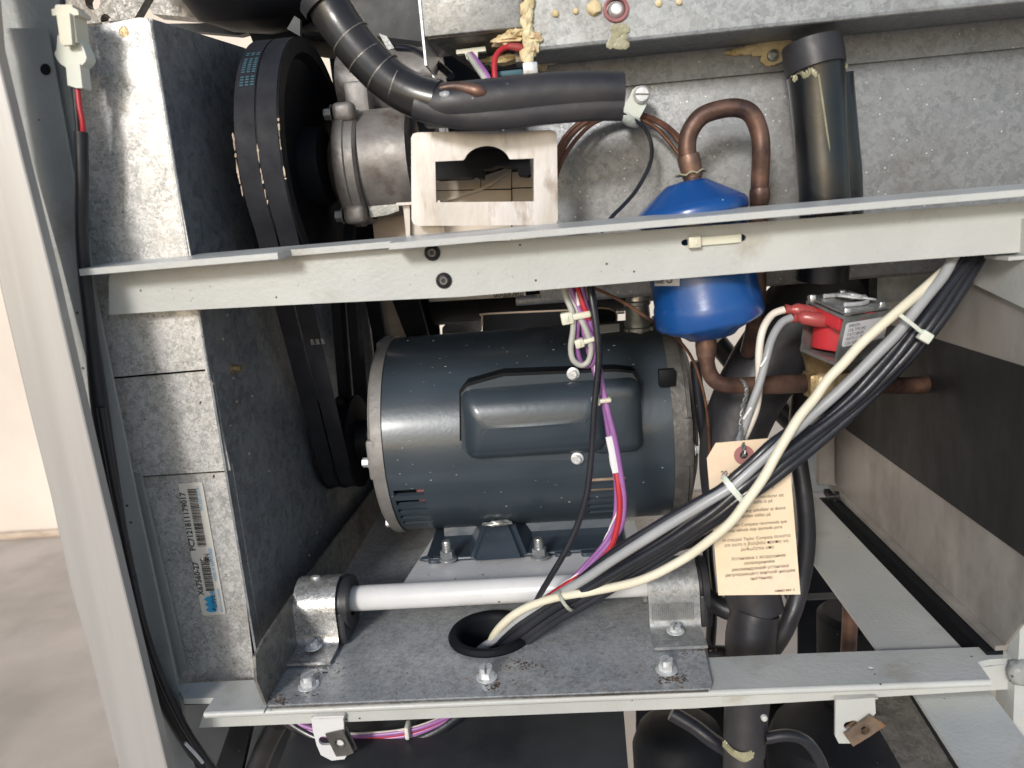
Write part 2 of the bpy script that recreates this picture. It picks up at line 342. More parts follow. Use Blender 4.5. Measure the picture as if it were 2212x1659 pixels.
# ------------------------------------------------------------------ setting
GZ = -.76
b = B(); b.poly([V((-30, -30, GZ)), V((30, -30, GZ)), V((30, 30, GZ)), V((-30, 30, GZ))], V((0, 0, -.05))); b.build('ground', M['concrete'], kind='structure', flat=True)
w_ = thing('rear_wall', 'cream rendered wall standing beyond the open back of the machine', 'wall')
b = B(); b.bb((-4, 2.02, GZ), (4, 2.2, 2.6)); b.build('render_face', M['wall'], w_)
b = B(); b.bb((-4, 1.998, GZ), (4, 2.018, GZ + .02), .004); b.build('skirting', M['board'], w_)

# ------------------------------------------------------------------ big structure
# upper rail: L section
RF, RL = .462, .440
rail = thing('upper_rail', 'pale grey angle rail across the middle of the opening with two black screws', 'rail')
fp = pl([(235, 574), (1000, 527), (1700, 475), (2300, 428), (2300, 538), (1900, 567), (1400, 607), (1000, 641), (700, 655), (400, 670), (235, 680)], RF)
sl1 = at(1481, 524, RF); sl2 = at(1600, 514, RF)
h1 = ring3(sl1, Y1, .0019, 12, ry=.0026); h2 = ring3(sl2, Y1, .0023, 12, ry=.0032)
b = B(); b.poly(fp, V((0, .003, 0)), [h1, h2])
b.build('web', M['paint'], rail)
zt = -.0038
def led(u, Y): p = atz(u, 480, -.004); return V((u_at(u, Y), Y, zt))
def u_at(u, Y): return at(u, 520, Y).x
e0 = [V((at(168, 570, RL).x, RL, zt)), V((at(600, 552, RL).x, RL, zt)), V((at(628, 540, RL + .013).x, RL + .013, zt)), V((at(846, 520, RL + .013).x, RL + .013, zt)), V((at(838, 520, RL).x, RL, zt)),
      V((.30, RL, zt)), V((.30, .486, zt)), V((at(168, 570, RL).x - .001, .486, zt)), V((at(168, 570, RL).x - .0005, RL + .004, zt))]
b = B(); b.poly(e0, V((0, 0, -.0037)))
bmesh.ops.bevel(b.bm, geom=[e for e in b.bm.edges if abs(e.verts[0].co.z - e.verts[1].co.z) < 1e-5 and e.calc_face_angle(0) > 1], offset=.0009, segments=2, affect='EDGES')
for v in b.bm.verts: v.co.z += (v.co.y - .44) * .065
b.build('flange', M['paint'], rail)
for (u, v) in ((934, 546), (959, 606)):
    c = at(u, v, RF); b = B()
    b.lathe(c, -Y1, [(0, .0048), (.0008, .0048), (.0017, .0041), (.0024, .0029), (.0026, .0024), (.0012, .0021), (.0012, 0)], 28)
    s = b.build('torx_screw', M['torx'], rail)
    b = B()
    star = [c - Y1 * .0013 + V((math.cos(t * math.pi / 6 + .3), 0, math.sin(t * math.pi / 6 + .3))) * (.0019 if t % 2 else .0012) for t in range(12)]
    outer = ring3(c - Y1 * .0013, -Y1, .0023, 24)
    b.poly(outer, V((0, -.0010, 0)), [star]); b.build('socket', M['socket'], s)
# raised paint nibs on the rail face
b = B()
for k in range(46):
    u = random.uniform(300, 2200); v0 = 562 - (u - 400) * .083; v = v0 + random.uniform(20, 110)
    b.blob(at(u, v, RF - .0001), (.0005, .0004, .0005), .3, 2, 1)
b.build('paint_nib', M['paint'], rail, kind='stuff')
# cable tie through the rail slots
t1 = thing('cable_tie', 'yellowed nylon cable tie threaded through two slots of the upper rail', 'cable tie')
b = B(); prof = [sl2 + V((.0012, .012, 0)), sl2 + V((.0012, .002, 0)), sl2 + V((0, -.0012, 0)), at(1585, 516, RF - .002), at(1500, 523, RF - .002)]
b.ribbon(prof, V((0, 0, .0046)), .0009); o = b.build('strap', M['nylon'], t1)
for v in o.data.vertices: v.co.z -= .0023
c = at(1500, 523, RF - .003); b = B(); b.box(c, (.0072, .0050, .0066), .0009); b.build('lock_head', M['nylon'], t1)
b = B(); b.box(c + V((.0008, -.0027, 0)), (.0014, .001, .0030), .0003); b.build('pawl', M['cream'], t1)

# lower rail
lr = thing('lower_rail', 'pale grey angle rail along the bottom of the opening under the metal tray', 'rail')
LZ = -.2925
def z2(u, v): return atz(u, v, LZ)
top = [z2(380, 1477), z2(1100, 1440), z2(1700, 1413), z2(2163, 1396), z2(2212, 1421), z2(2140, 1424), z2(2112, 1430), z2(2138, 1466), z2(1300, 1499), z2(442, 1536), z2(462, 1508), z2(396, 1509)]
ho = ring3(z2(1881, 1444), Z1, .0019, 14)
b = B(); b.poly(top, V((0, 0, -.0042)), [ho]); b.build('flange', M['paint'], lr)
# slightly rounded lip edge
pf = [(z2(442, 1537) + V((0, 0, -.0021))), (z2(1300, 1500) + V((0, 0, -.0021))), (z2(2138, 1467) + V((0, 0, -.0021)))]
b = B(); b.tube(pf, .0023, 10, 6); b.build('lip', M['paint'], lr)
LF = .4575
b = B(); b.poly(pl([(440, 1540), (2140, 1440), (2212, 1430), (2212, 1487), (1500, 1530), (430, 1572)], LF), V((0, .003, 0))); b.build('web', M['paint'], lr)
b = B(); b.lathe(at(1650, 1549, LF - .001), -Y1, [(0, .0022), (.002, .002), (.003, .001), (.003, 0)], 12); b.build('weld_bead', M['paint'], lr)
# tabs with clip nuts
def tab(name, pts, slot, Y, m, label):
    t = thing(name, label, 'bracket', 'slotted tabs hanging from the lower rail'); P = pl(pts, Y)
    b = B(); b.poly(P, V((0, .0022, 0)), [slot])
    b.build('tab_plate', m, t); return t
c0 = at(708, 1600, .4525)
tb = tab('slotted_tab', [(672, 1551), (740, 1549), (742, 1560), (744, 1600), (752, 1627), (744, 1640), (716, 1643), (693, 1631), (684, 1610), (676, 1580)],
         rrect(c0, X1, Z1, .0125, .0068, .0033), .4525, M['white'], 'white slotted tab with tilted dark clip nut, left one under the lower rail')
b = B(); b.bb(at(674, 1549, .4525), at(748, 1545, .457) + V((0, .004, 0)), .0012); b.build('bend', M['white'], tb)
b = B(); cc = at(733, 1606, .4505); rt = Matrix.Rotation(math.radians(-17), 3, 'Y')
lp = [cc + rt @ V(p) for p in ((-.0062, 0, .0095), (.0062, 0, .0082), (.0062, 0, -.0098), (.0015, 0, -.0104), (-.0062, 0, -.0085))]
b.poly(lp, V((0, .0012, 0)), [ring3(cc, Y1, .0031, 18)]); b.poly([p + V((.0012, .0042, -.0004)) for p in lp], V((0, .0012, 0)), [ring3(cc + V((0, .0042, 0)), Y1, .0031, 18)])
b.lathe(cc, -Y1, [(-.001, .0044), (.0006, .0040), (.0006, .0031), (-.004, .0030)], 20); b.build('clip_nut', M['clip'], tb)
c1 = at(1849, 1560, .4525)
tb = tab('slotted_tab', [(1805, 1513), (1890, 1507), (1892, 1540), (1880, 1556), (1852, 1572), (1848, 1580), (1838, 1606), (1812, 1606), (1804, 1590)],
         rrect(at(1838, 1566, .4525), V((1, 0, .25)), V((-.25, 0, 1)), .009, .0055, .0026), .4525, M['paint'], 'pale grey slotted tab with rusty clip nut, right one under the lower rail')
b = B(); b.bb(at(1806, 1512, .4525), at(1891, 1502, .457) + V((0, .004, 0)), .0012); b.build('bend', M['paint'], tb)
b = B(); P = pl([(1823, 1586), (1880, 1545), (1913, 1568), (1878, 1592), (1843, 1613)], .4495)
cc = at(1868, 1577, .4495); b.poly(P, V((0, .0013, 0)), [ring3(cc, Y1, .0030, 18)]); b.poly([p + V((0, .005, -.001)) for p in P], V((0, .001, 0)), [ring3(cc + V((0, .005, -.001)), Y1, .003, 18)])
b.lathe(cc, -Y1, [(-.001, .0042), (.0005, .0038), (.0005, .0030), (-.005, .0030)], 20); b.build('clip_nut', M['clip_rust'], tb)

# left galvanised duct
DX, DY = -.2275, .475
duct = thing('galvanised_duct', 'tall galvanised sheet metal duct with barcode label filling the left side', 'duct')
def dface(pts, Y, th=.0015, holes=()): b = B(); b.poly(pl(pts, Y), V((0, th, 0)), holes); return b
hl = ring3(at(268, 69, DY), Y1, .0031, 16)
dface([(150, 66), (300, 38), (318, 39), (410, 540), (449, 797), (240, 815), (190, 560)], DY, .0015, [hl]).build('upper_front_panel', M['galv_big'], duct)
dface([(242, 819), (452, 801), (498, 1016), (285, 1030)], DY + .004).build('middle_front_panel', M['galv_big'], duct)
dface([(287, 1032), (498, 1019), (553, 1482), (560, 1500), (375, 1500), (330, 1250)], DY + .010).build('lower_front_panel', M['galv_big'], duct)
b = B(); P = [atx(320, 40, DX), atx(520, 99, DX), V((DX - .004, 1.0, .14)), V((DX - .02, 1.0, -.42)), atx(560, 1500, DX) + V((0, 0, -.03)), atx(556, 1490, DX), atx(449, 797, DX)]
P = [V((DX, DY + .0018, at(318, 40, DY).z)), V((DX, .62, .150)), V((DX, 1.0, .15)), V((DX, 1.0, -.31)), V((DX, DY + .0018, -.31))]
b.poly(P, V((-.0015, 0, 0))); b.build('side_panel', M['galv_side_shaded'], duct)
b = B(); b.tube([V((DX - .0012, DY + .0008, .135)), V((DX - .0013, DY + .0008, -.08))], .0014, 8, 2); b.tube([V((DX - .0012, DY + .005, -.078)), V((DX - .0013, DY + .005, -.138))], .0014, 8, 2)
b.tube([V((DX - .0012, DY + .011, -.140)), V((DX - .0013, DY + .011, -.305))], .0014, 8, 2); b.build('folded_edge', M['galv_big'], duct)
for u, v in ((502, 796), (268, 69)):
    if u > 400:
        c = atx(u, v, DX); b = B(); b.lathe(c, X1, [(0, .0035), (.001, .0035), (.001, .0022), (.006, .0022), (.006, 0)], 16); b.build('rivet', M['brass'], duct)
b = B()
for k in range(26):
    u = random.uniform(430, 720); v = random.uniform(560, 1300); p = atx(u, v, DX)
    if p.y < .9: b.blob(p + X1 * .0004, (.0006, .0016, .0011), .4, 2, 1)
b.build('debris', M['board'], duct, kind='stuff')
b = B(); b.bb((-.31, DY + .013, -.32), (DX - .0018, DY + .0145, .135)); b.build('dark_gap_backing', M['black'], duct)  # black backing added so the gaps between the panels stay dark
b = B(); b.lathe(at(268, 69, DY), Y1, [(.0004, 0), (.0004, .0033), (.0012, .0033)], 16); b.build('hole_plug', M['brass'], duct)
# duct label
A = at(384, 1042, DY + .0095); Bq = at(437, 1046, DY + .0095); Cq = at(490, 1325, DY + .0095); D_ = at(437, 1327, DY + .0095)
lab = thing('barcode_label', 'long white barcode sticker reading TAYLOR on the galvanised duct', 'label')
upv = (A - D_).normalized(); rt_ = (Bq - A); rt_ = (rt_ - upv * rt_.dot(upv)).normalized()
Wd, Ht = (Bq - A).length, (A - D_).length; cen = (A + Bq + Cq + D_) / 4 + V((0, -.0004, 0))
b = B(); b.poly(rrect(cen, rt_, upv, Wd, Ht, .0016), V((0, .0003, 0))); b.build('film', M['label'], lab)
def LP(a, t): return cen + rt_ * (a * Wd) + upv * (t * Ht) - V((0, .0005, 0))    # a across -.5...5, t along -.5(bottom)...5(top)
tx = upv; ty = -rt_       # text runs upwards
text('PC71218111 79017'.replace(' ', ''), LP(-.26, .0), tx, ty, .0056, M['ink'], lab, sx=.98, off=.0002, bold=.02)
text('X67560-27', LP(-.26, -.34), tx, ty, .0056, M['ink'], lab, sx=.98, off=.0002, bold=.02)
text('N/S', LP(.05, -.025), -upv, rt_, .0056, M['ink'], lab, off=.0002, sx=.8)
text('PART#', LP(.0, -.345), -upv, rt_, .0048, M['ink'], lab, off=.0002, sx=.8)
text('VOID IF REMOVED', LP(.4, -.24), tx, ty, .0030, M['ink_blue'], lab, off=.0002, sx=1.0)
text('TF1107137191', LP(.36, .29), tx, ty, .0030, M['ink_blue'], lab, off=.0002, sx=1.0)
text('TAYLOR', LP(.22, -.47), tx, ty, .0052, M['ink_blue'], lab, off=.0002, sx=.8, bold=.01)
text('ROCKTON, ILLINOIS', LP(.42, -.48), tx, ty, .0024, M['ink_blue'], lab, off=.0002, sx=.8)
b = B(); rnd = random.Random(3)
for t0, t1_ in ((.03, .46), (-.31, -.06)):
    t = t0
    while t < t1_:
        w = rnd.choice((.0028, .0045, .007)); 
        b.poly([LP(-.14, t), LP(.22, t), LP(.22, t + w), LP(-.14, t + w)], V((0, -.0001, 0))); t += w + rnd.choice((.003, .005, .0065))
b.build('barcode', M['ink'], lab)
b = B(); pts = [LP(.13, -.475), LP(.13, -.355)] + [LP(-.14 - (.16 if k % 2 else 0) * 1, -.355 - .12 * k / 6) for k in range(7)]
b.poly(pts, V((0, -.0001, 0))); b.build('peaks_emblem', M['ink_blue'], lab)
# inner left strip behind the recess
b = B(); b.poly(pl([(284, 1020), (303, 1030), (400, 1440), (382, 1478), (350, 1300)], DY + .002), V((0, .003, 0)))
b.build('edge_strip', M['paint_shaded'], cat='strip', label='narrow grey painted strip beside the recessed lower duct panel')

# left post and stainless side skin
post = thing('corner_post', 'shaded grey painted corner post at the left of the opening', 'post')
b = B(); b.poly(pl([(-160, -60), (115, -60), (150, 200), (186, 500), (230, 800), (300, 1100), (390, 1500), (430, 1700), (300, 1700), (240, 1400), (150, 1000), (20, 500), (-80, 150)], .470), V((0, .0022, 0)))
b.build('front_face', M['paint_shaded'], post)
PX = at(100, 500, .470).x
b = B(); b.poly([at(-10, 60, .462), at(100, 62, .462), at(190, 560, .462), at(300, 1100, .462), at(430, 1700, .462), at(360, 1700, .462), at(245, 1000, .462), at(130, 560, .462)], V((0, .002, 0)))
b.build('inner_flange', M['paint_shaded'], post)
b = B(); b.lathe(at(98, 150, .4615), -Y1, [(0, .0032), (.0004, .0028), (.0004, 0)], 12); b.build('hole_plug', M['black'], post)
skin = thing('stainless_corner_trim', 'brushed stainless steel corner trim running down the far left edge', 'trim')
TY = .415
lft = pl([(-200, -250), (-110, 60), (-60, 330), (0, 625), (57, 867), (108, 1070), (151, 1272), (189, 1400), (256, 1659), (290, 1790)], TY)
rgt = pl([(-40, -250), (-10, 100), (50, 350), (112, 598), (172, 860), (218, 1060), (268, 1270), (298, 1395), (361, 1659), (392, 1790)], TY)
b = B(); vs = []
for a_, f_ in zip(lft, rgt):
    row = [a_ + V((-.004, .03, 0)), a_ + V((-.001, .0025, 0)), a_ + V((.0003, .0005, 0)), a_ + V((.0012, 0, 0)), f_ + V((-.0008, 0, 0)), f_ + V((0, .0005, 0)), f_ + V((.0002, .007, 0)), f_ + V((-.001, .007, 0)), f_ + V((-.003, .003, 0)), a_ + V((.002, .006, 0)), a_ + V((-.001, .03, 0))]
    vs.append([b.bm.verts.new(p) for p in row])
for p, q in zip(vs, vs[1:]):
    n = len(p)
    for i in range(n): b.bm.faces.new([p[i], p[(i + 1) % n], q[(i + 1) % n], q[i]])
b.build('sheet', M['stainless'], skin, ang=22)

# galvanised top box, beam, back panel
UZ = .1025
beam = thing('galvanised_top_beam', 'wide galvanised beam across the top right with a red rimmed hole', 'beam')
BL = at(1140, 110, .5).x
hc = at(1331, 20, .5)
b = B(); b.poly([V((BL + .002, .5, UZ)), V((.42, .5, UZ)), V((.42, .5, .2)), V((BL + .002, .5, .2))], V((0, .002, 0)), [ring3(hc, Y1, .0062, 24)]); b.build('front_face', M['galv'], beam)
b = B(); b.bb((BL + .002, .5021, UZ), (.42, .548, UZ + .002)); b.build('underside', M['galv_dull'], beam)
b = B(); b.tube([V((BL + .002, .5012, UZ + .001)), V((.42, .5012, UZ + .001))], .0016, 8, 1); b.build('bent_edge', M['galv'], beam)
b = B(); b.lathe(hc, -Y1, [(.0, .0078), (.0018, .0074), (.0022, .0066), (.0012, .0056), (-.004, .0055)], 28); b.build('red_grommet', M['reinf'], beam, label='dark red sealing ring in the hole')
b = B(); b.lathe(hc + V((.0003, .004, 0)), -Y1, [(0, .0054), (.003, .0048), (.005, .0030), (.0055, 0)], 20); b.build('bolt_tip', M['screw'], beam)
for i, (u, v) in enumerate(((1200, 29), (1244, 24), (1283, 18), (1423, 7), (1467, 4))):
    b = B(); r = (.0022, .0019, .0046, .0022, .002)[i]; b.blob(at(u, v, .4995), (r, r * .7, r), .25, 2, 2); b.build('sealant_dab', M['expfoam'], beam)
b = B()
for k in range(30):
    t = random.random(); b.blob(at(1336 + random.gauss(0, 8), 58 + t * 40, .4992), (.003, .0005, .0025), .5, 2, 1)
b.build('drip_residue', M['glue'], beam, kind='stuff')
bpn = thing('galvanised_back_panel', 'galvanised inner wall sheet behind the copper pipes and blue canister', 'panel')
b = B(); b.bb((-.014, .548, .0845), (.42, .5502, UZ - .0002)); b.build('top_strip', M['galv_dull'], bpn)
b = B(); b.bb((-.014, .5506, -.0545), (.42, .556, UZ + .01), .0008); b.build('main_sheet', M['galv_dull'], bpn)
b = B(); b.bb((-.014, .5562, -.0545), (.42, .9, -.0525)); b.build('bottom_sheet', M['galv_dirty'], bpn)
b = B(); b.tube([V((-.012, .557, -.0530)), V((.0, .557, -.0535)), V((.42, .557, -.053))], .0035, 10, 2); b.build('rolled_bottom_edge', M['galv_dull'], bpn)
b = B(); b.bb((-.0145, .552, -.05), (-.011, .70, UZ)); b.build('end_sheet', M['galv_dull'], bpn)
b = B(); b.bb((-.21, .80, -.02), (-.012, .803, .25)); b.build('dark_inner_sheet', M['black'], bpn)  # black sheet added for the dark interior behind the gearbox
ct = thing('cabinet_sky_blocker', 'unseen dark top sheet added to keep sky light out of the machine', 'cover')  # out of view, added to block sky light from the interior
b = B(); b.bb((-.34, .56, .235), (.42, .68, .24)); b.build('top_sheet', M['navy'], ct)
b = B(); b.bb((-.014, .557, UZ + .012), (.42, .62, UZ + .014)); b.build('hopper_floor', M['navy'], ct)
lb = thing('galvanised_corner_box', 'small galvanised box end left of the top beam', 'box')
b = B(); b.bb((at(916, 80, .5).x, .5, .1165), (BL - .0022, .56, .2), .0008); b.build('shell', M['galv'], lb)
P = [V((at(922, 80, .5).x, .5035, .1158)), V((BL - .004, .5035, .1158)), V((BL - .004, .556, .104)), V((at(1010, 150, .5).x, .556, .104))]
b = B(); b.poly(P, V((0, 0, .0008))); b.build('inner_flap', M['galv_dirty'], lb)
b = B(); b.bb((at(912, 80, .5).x, .499, .1), (at(916.5, 80, .5).x, .56, .2)); b.build('bright_edge', M['screw'], lb)
# expanding foam at the joint
xf = thing('expanding_foam', 'yellowed expanding foam oozing from the joint left of the top beam', 'foam')
b = B()
for k in range(16):
    t = k / 15; b.blob(at(1140 + 5 * math.sin(k * 1.7), -8 + t * 138, .4985), (.0028 + .0009 * math.sin(k * 2.3), .0025, .0046), .35, 2.3, 2)
b.blob(at(1152, 84, .499), (.005, .003, .0035), .5, 2.5, 3); b.blob(at(1148, 100, .499), (.004, .003, .006), .5, 2.5, 3)
b.blob(at(1098, 88, .505), (.010, .006, .0028), .6, 3, 3); b.blob(at(1112, 74, .5035), (.006, .005, .0028), .6, 3, 3); b.blob(at(1090, 128, .53), (.013, .005, .003), .6, 3, 3)
b.build('foam_bead', M['expfoam'], xf)
b = B(); b.blob(at(1180, 128, .546), (.013, .003, .0032), .6, 3, 3); b.blob(at(1165, 140, .546), (.006, .003, .004), .6, 3, 3); b.build('foam_tongue', M['expfoam'], xf)
xf = thing('expanding_foam', 'rusty yellow foam streak on the back wall beside the black capped pipe', 'foam')
b = B()
for k in range(15):
    t = k / 14; b.blob(at(1580 + t * 115, 114 - t * 20 + 3 * math.sin(k * 2), .5465), (.0052, .0016, .0012 + .0032 * min(t * 1.6, 1)), .5, 2.3, 2)
b.build('foam_streak', M['expfoam'], xf)
b = B(); b.blob(at(1667, 120, .5465), (.0065, .0014, .0060), .4, 2, 3); b.build('foam_pad', M['expfoam'], xf)
b = B(); b.lathe(at(1669, 120, .545), -Y1, [(0, .0038), (.0025, .0036), (.003, .0022), (.001, .0018), (.001, 0)], 18); b.build('screw_head', M['zinc_dull'], xf)

# right side panel
RX = .265
sp_ = thing('right_side_panel', 'grimy brown inner side panel with a black insulation band on the right', 'panel')
for nm, z0, z1, dx, m in (('upper_strip', -.02, -.1045, 0, 'side'), ('lower_strip', -.2185, -.2855, 0, 'side')):
    b = B()
    if z0 > -.1: b.bb((RX, .40, z0), (RX + .002, .775, z1))
    else: b.poly([V((RX, .40, z0)), V((RX, .775, z0)), V((RX, .775, z1)), V((RX, .463, z1)), V((RX, .447, -.262)), V((RX, .40, -.25))], V((.002, 0, 0)))
    b.build(nm, M[m], sp_)
b = B(); b.bb((RX - .0008, .40, -.1046), (RX + .004, .775, -.2184)); b.build('insulation_band', M['band'], sp_)
b = B(); b.bb((.240, .463, -.2990), (.272, .77, -.3005)); b.build('dark_filler_strip', M['black'], sp_)  # black strip added so the gap beside the beam stays dark
b = B(); b.bb((.247, .765, -.285), (RX - .0005, .775, -.05), .003); b.build('end_fold', M['side'], sp_)
b = B(); b.bb((RX - .006, .463, -.2862), (RX + .001, .77, -.2895)); b.build('bottom_lip', M['side'], sp_)
b = B(); b.bb((RX - .011, .463, -.2899), (RX - .001, .77, -.2955)); b.build('rubber_seal', M['black'], sp_)
c = atz(1820, 1068, -.284); b = B(); b.lathe(V((RX - .008, c.y, -.2855)), -X1, [(0, .005), (.004, .005), (.004, .0028), (.010, .0026), (.010, 0)], 18); b.build('latch_stud', M['torx'], sp_)
sb = thing('lower_side_beam', 'grey green painted frame beam running back along the right side', 'beam')
b = B(); b.poly([V((.194, .4607, -.2972)), V((.2475, .4607, -.2972)), V((.2475, .80, -.2972)), V((.198, .80, -.2972))], V((0, 0, -.003))); b.build('top_face', M['paint'], sb)
b = B(); b.poly([atz(u, v, -.3165) for u, v in ((1968, 1488), (2128, 1480), (2300, 1706), (2150, 1770))], V((0, 0, -.003))); b.build('front_face', M['paint'], sb)
b = B(); b.poly([atz(u, v, -.352) for u, v in ((1860, 1500), (1962, 1500), (2085, 1700), (2000, 1740))], V((0, 0, -.003))); b.build('inner_ledge', M['galv_dirty'], sb)
rp = thing('right_corner_post', 'pale grey painted post at the lower right corner', 'post')
b = B(); b.poly(pl([(2192, 1478), (2260, 1478), (2260, 1760), (2180, 1760)], .45), V((0, .02, 0))); b.build('post_face', M['paint'], rp)
b = B(); b.poly(pl([(2204, 1345), (2260, 1345), (2260, 1460), (2198, 1460)], .452), V((0, .012, 0))); b.build('upper_post_face', M['paint'], rp)
b = B(); b.blob(at(2206, 1452, .450), (.0085, .006, .0085), .2, 1.6, 3); b.build('weld_knuckle', M['paint_shaded'], rp)
b = B(); b.poly(pl([(2112, 1428), (2230, 1420), (2230, 1500), (2120, 1478)], .4625), V((0, .003, 0))); b.build('end_plate', M['paint_shaded'], rp)
gs = thing('corner_gusset', 'pale grey triangular gusset under the right end of the upper rail', 'gusset')
g0_ = atx(2104, 614, .262); g1_ = atx(2212, 666, .262)
b = B(); b.poly([V((.262, g0_.y, -.02)), g0_, g1_, V((.262, .36, g1_.z - .004)), V((.262, .36, -.02))], V((.0025, 0, 0))); b.build('gusset_plate', M['paint'], gs)
b = B(); b.bb((.252, .455, -.0425), (.2618, .485, -.0405)); b.build('gusset_lip', M['paint'], gs)
b = B(); b.bb((.222, .56, -.054), (.275, .575, -.075)); b.build('cross_tube', M['zinc_dull'], gs)

# ------------------------------------------------------------------ base tray
TZ = -.289
tray = thing('base_tray', 'galvanised base tray with round black grommet and hex screws on the lower rail', 'tray')
T = lambda u, v: atz(u, v, TZ)
gc = T(1060, 1372)
out = [T(578, 1523), T(1000, 1506), T(1505, 1488), T(1533, 1486), T(1538, 1476), T(1524, 1412), V((.078, .50, TZ)), V((.078, .86, TZ)), V((-.245, .86, TZ)), V((-.207, .43, TZ))]
b = B(); b.poly(out, V((0, 0, -.0018)), [ring3(gc, Z1, .0248, 40)]); b.build('floor_sheet', M['tray'], tray)
FX = T(572, 1525).x
P = [atx(u, v, FX) for u, v in ((576, 1523), (555, 1470), (552, 1418), (568, 1385), (622, 1303))]
P += [V((FX, .62, P[-1].z - .003)), V((FX - .001, .86, -.262)), V((FX - .001, .86, TZ))]
b = B(); b.poly(P, V((-.0018, 0, 0))); b.build('left_flange', M['galv_dirty'], tray)
b = B(); b.bb((FX, .858, TZ), (.078, .86, TZ + .02)); b.build('rear_lip', M['galv_dirty'], tray)
b = B(); b.tube([T(580, 1526) + V((0, 0, -.0012)), T(1000, 1509) + V((0, 0, -.0012)), T(1530, 1489) + V((0, 0, -.0012))], .0007, 6, 6); b.build('grime_line', M['galv_dirty'], tray)
for u, v, a in ((667, 1482, .3), (1052, 1464, .9), (1440, 1448, .1)):
    hexscrew(tray, T(u, v) + V((0, 0, .0002)), Z1, .0050, .0080, a, washer=True)
b = B()
for cu, cv, n, sx_ in ((1454, 1464, 110, 15), (1066, 1480, 60, 9), (1132, 1436, 80, 20), (602, 1512, 60, 12), (1505, 1404, 60, 22), (690, 1442, 50, 22), (667, 1495, 25, 10)):
    for k in range(n):
        p = T(cu + random.gauss(0, sx_), cv + random.gauss(0, 7)); q = random.uniform(.0002, .0008); b.blob(p + Z1 * .0001, (q * random.uniform(.7, 1.8), q, .00015), .6, 2, 1)
b.build('rust_crust', M['rust'], tray, kind='stuff')
b = B()
for k in range(40):
    p = T(random.uniform(600, 1500), random.uniform(1440, 1500)); b.blob(p + Z1 * .0003, (random.uniform(.0003, .0009), random.uniform(.0003, .0009), .0004), .5, 2, 1)
b.build('grit', M['clip_rust'], tray, kind='stuff')
g = thing('rubber_grommet', 'round black rubber grommet where the cables drop through the tray', 'grommet')
b = B(); b.lathe(gc + Z1 * .0002, Z1, [(-.022, .0215), (.0, .0222), (.0032, .0238), (.0046, .0262), (.0042, .0292), (.0016, .0308), (0, .0306), (0, .0242), (-.022, .0238), (-.022, .0215)], 56); b.build('grommet_ring', M['black'], g)
b = B(); b.lathe(gc - Z1 * .022, Z1, [(0, .0215), (-.03, .0215)], 40); b.build('lower_sleeve', M['black'], g)

# rod, strap clamps
RYc, RZc = .528, -.2632
rod = thing('hinge_rod', 'white painted tube held between two metal strap clamps above the tray', 'tube')
xl, xr = at(752, 1290, RYc).x, at(1400, 1270, RYc).x
b = B(); b.lathe(V((xl, RYc, RZc)), X1, [(-.004, 0), (-.004, .0080), (-.002, .0094), (xr - xl + .03, .0094), (xr - xl + .03, 0)], 32); b.build('tube_body', M['white'], rod)
def clamp(x0, x1, yf, label, m, cap, foot_px):
    t = thing('strap_clamp', label, 'clamp', 'strap clamps holding the white hinge tube')
    R_ = .0205; yc, zc = RYc - .004, RZc + .0; th = .0020
    prof = [V((x0, yf, TZ + .0032))]
    prof += [V((x0, yc - R_ - .004, TZ + .0032)), V((x0, yc - R_ - .0008, TZ + .0055)), V((x0, yc - R_, TZ + .012))]
    for k in range(0, 15): a = math.pi - math.pi * k / 14; prof.append(V((x0, yc + R_ * math.cos(a), zc + R_ * math.sin(a) * .98 + .0)))
    prof += [V((x0, yc + R_, TZ + .01)), V((x0, yc + R_ + .002, TZ + .0032)), V((x0, yc + R_ + .02, TZ + .003))]
    b = B(); b.ribbon(prof, V((x1 - x0, 0, 0)), th); b.build('strap', M[m], t, ang=50)
    b = B(); b.lathe(V((x0 + .002, yc, zc)), X1, [(0, 0), (0, R_ - .003), (x1 - x0 + .0005, R_ - .003), (x1 - x0 + .001, R_ - .0005), (x1 - x0 + .0055, R_ - .001), (x1 - x0 + .0055, .0105), (x1 - x0 + .002, .0095), (x1 - x0 + .002, 0)], 40)
    b.bb((x0 + .003, yc - R_ + .004, TZ + .001), (x1 - .001, yc + R_ - .004, zc)); b.bb((x1, yc - R_ + .001, TZ + .001), (x1 + .0055, yc + R_ - .002, zc), .002)
    b.build('rubber_bushing', M['rubber'], t)
    p = T(*foot_px); hexscrew(t, V((p.x, p.y, TZ + .0058)), Z1, .0043, .0048, .5)
    return t
clamp(at(630, 1300, .505).x, at(722, 1300, .505).x, .4795, 'stained metal strap clamp at the left end of the white tube', 'strap', True, (679, 1414))
cr = clamp(at(1400, 1290, .505).x, at(1511, 1290, .505).x, .4785, 'clean metal strap clamp at the right end of the white tube', 'galv', True, (1460, 1380))
b = B()
for k in range(22):
    x = at(1408 + k * 4.2, 1330, .5025).x; b.bb((x, .5012, -.279), (x + .0003, .5018, -.266))
b.build('scratch_lines', M['galv_dull'], cr, kind='stuff')
cl = bpy.data.objects['strap_clamp']
b = B(); c = V((at(683, 1251, .524).x, .524, RZc + .0206)); b.blob(c, (.0042, .003, .0018), .15, 1, 2); b.build('dimple', M['strap'], cl)

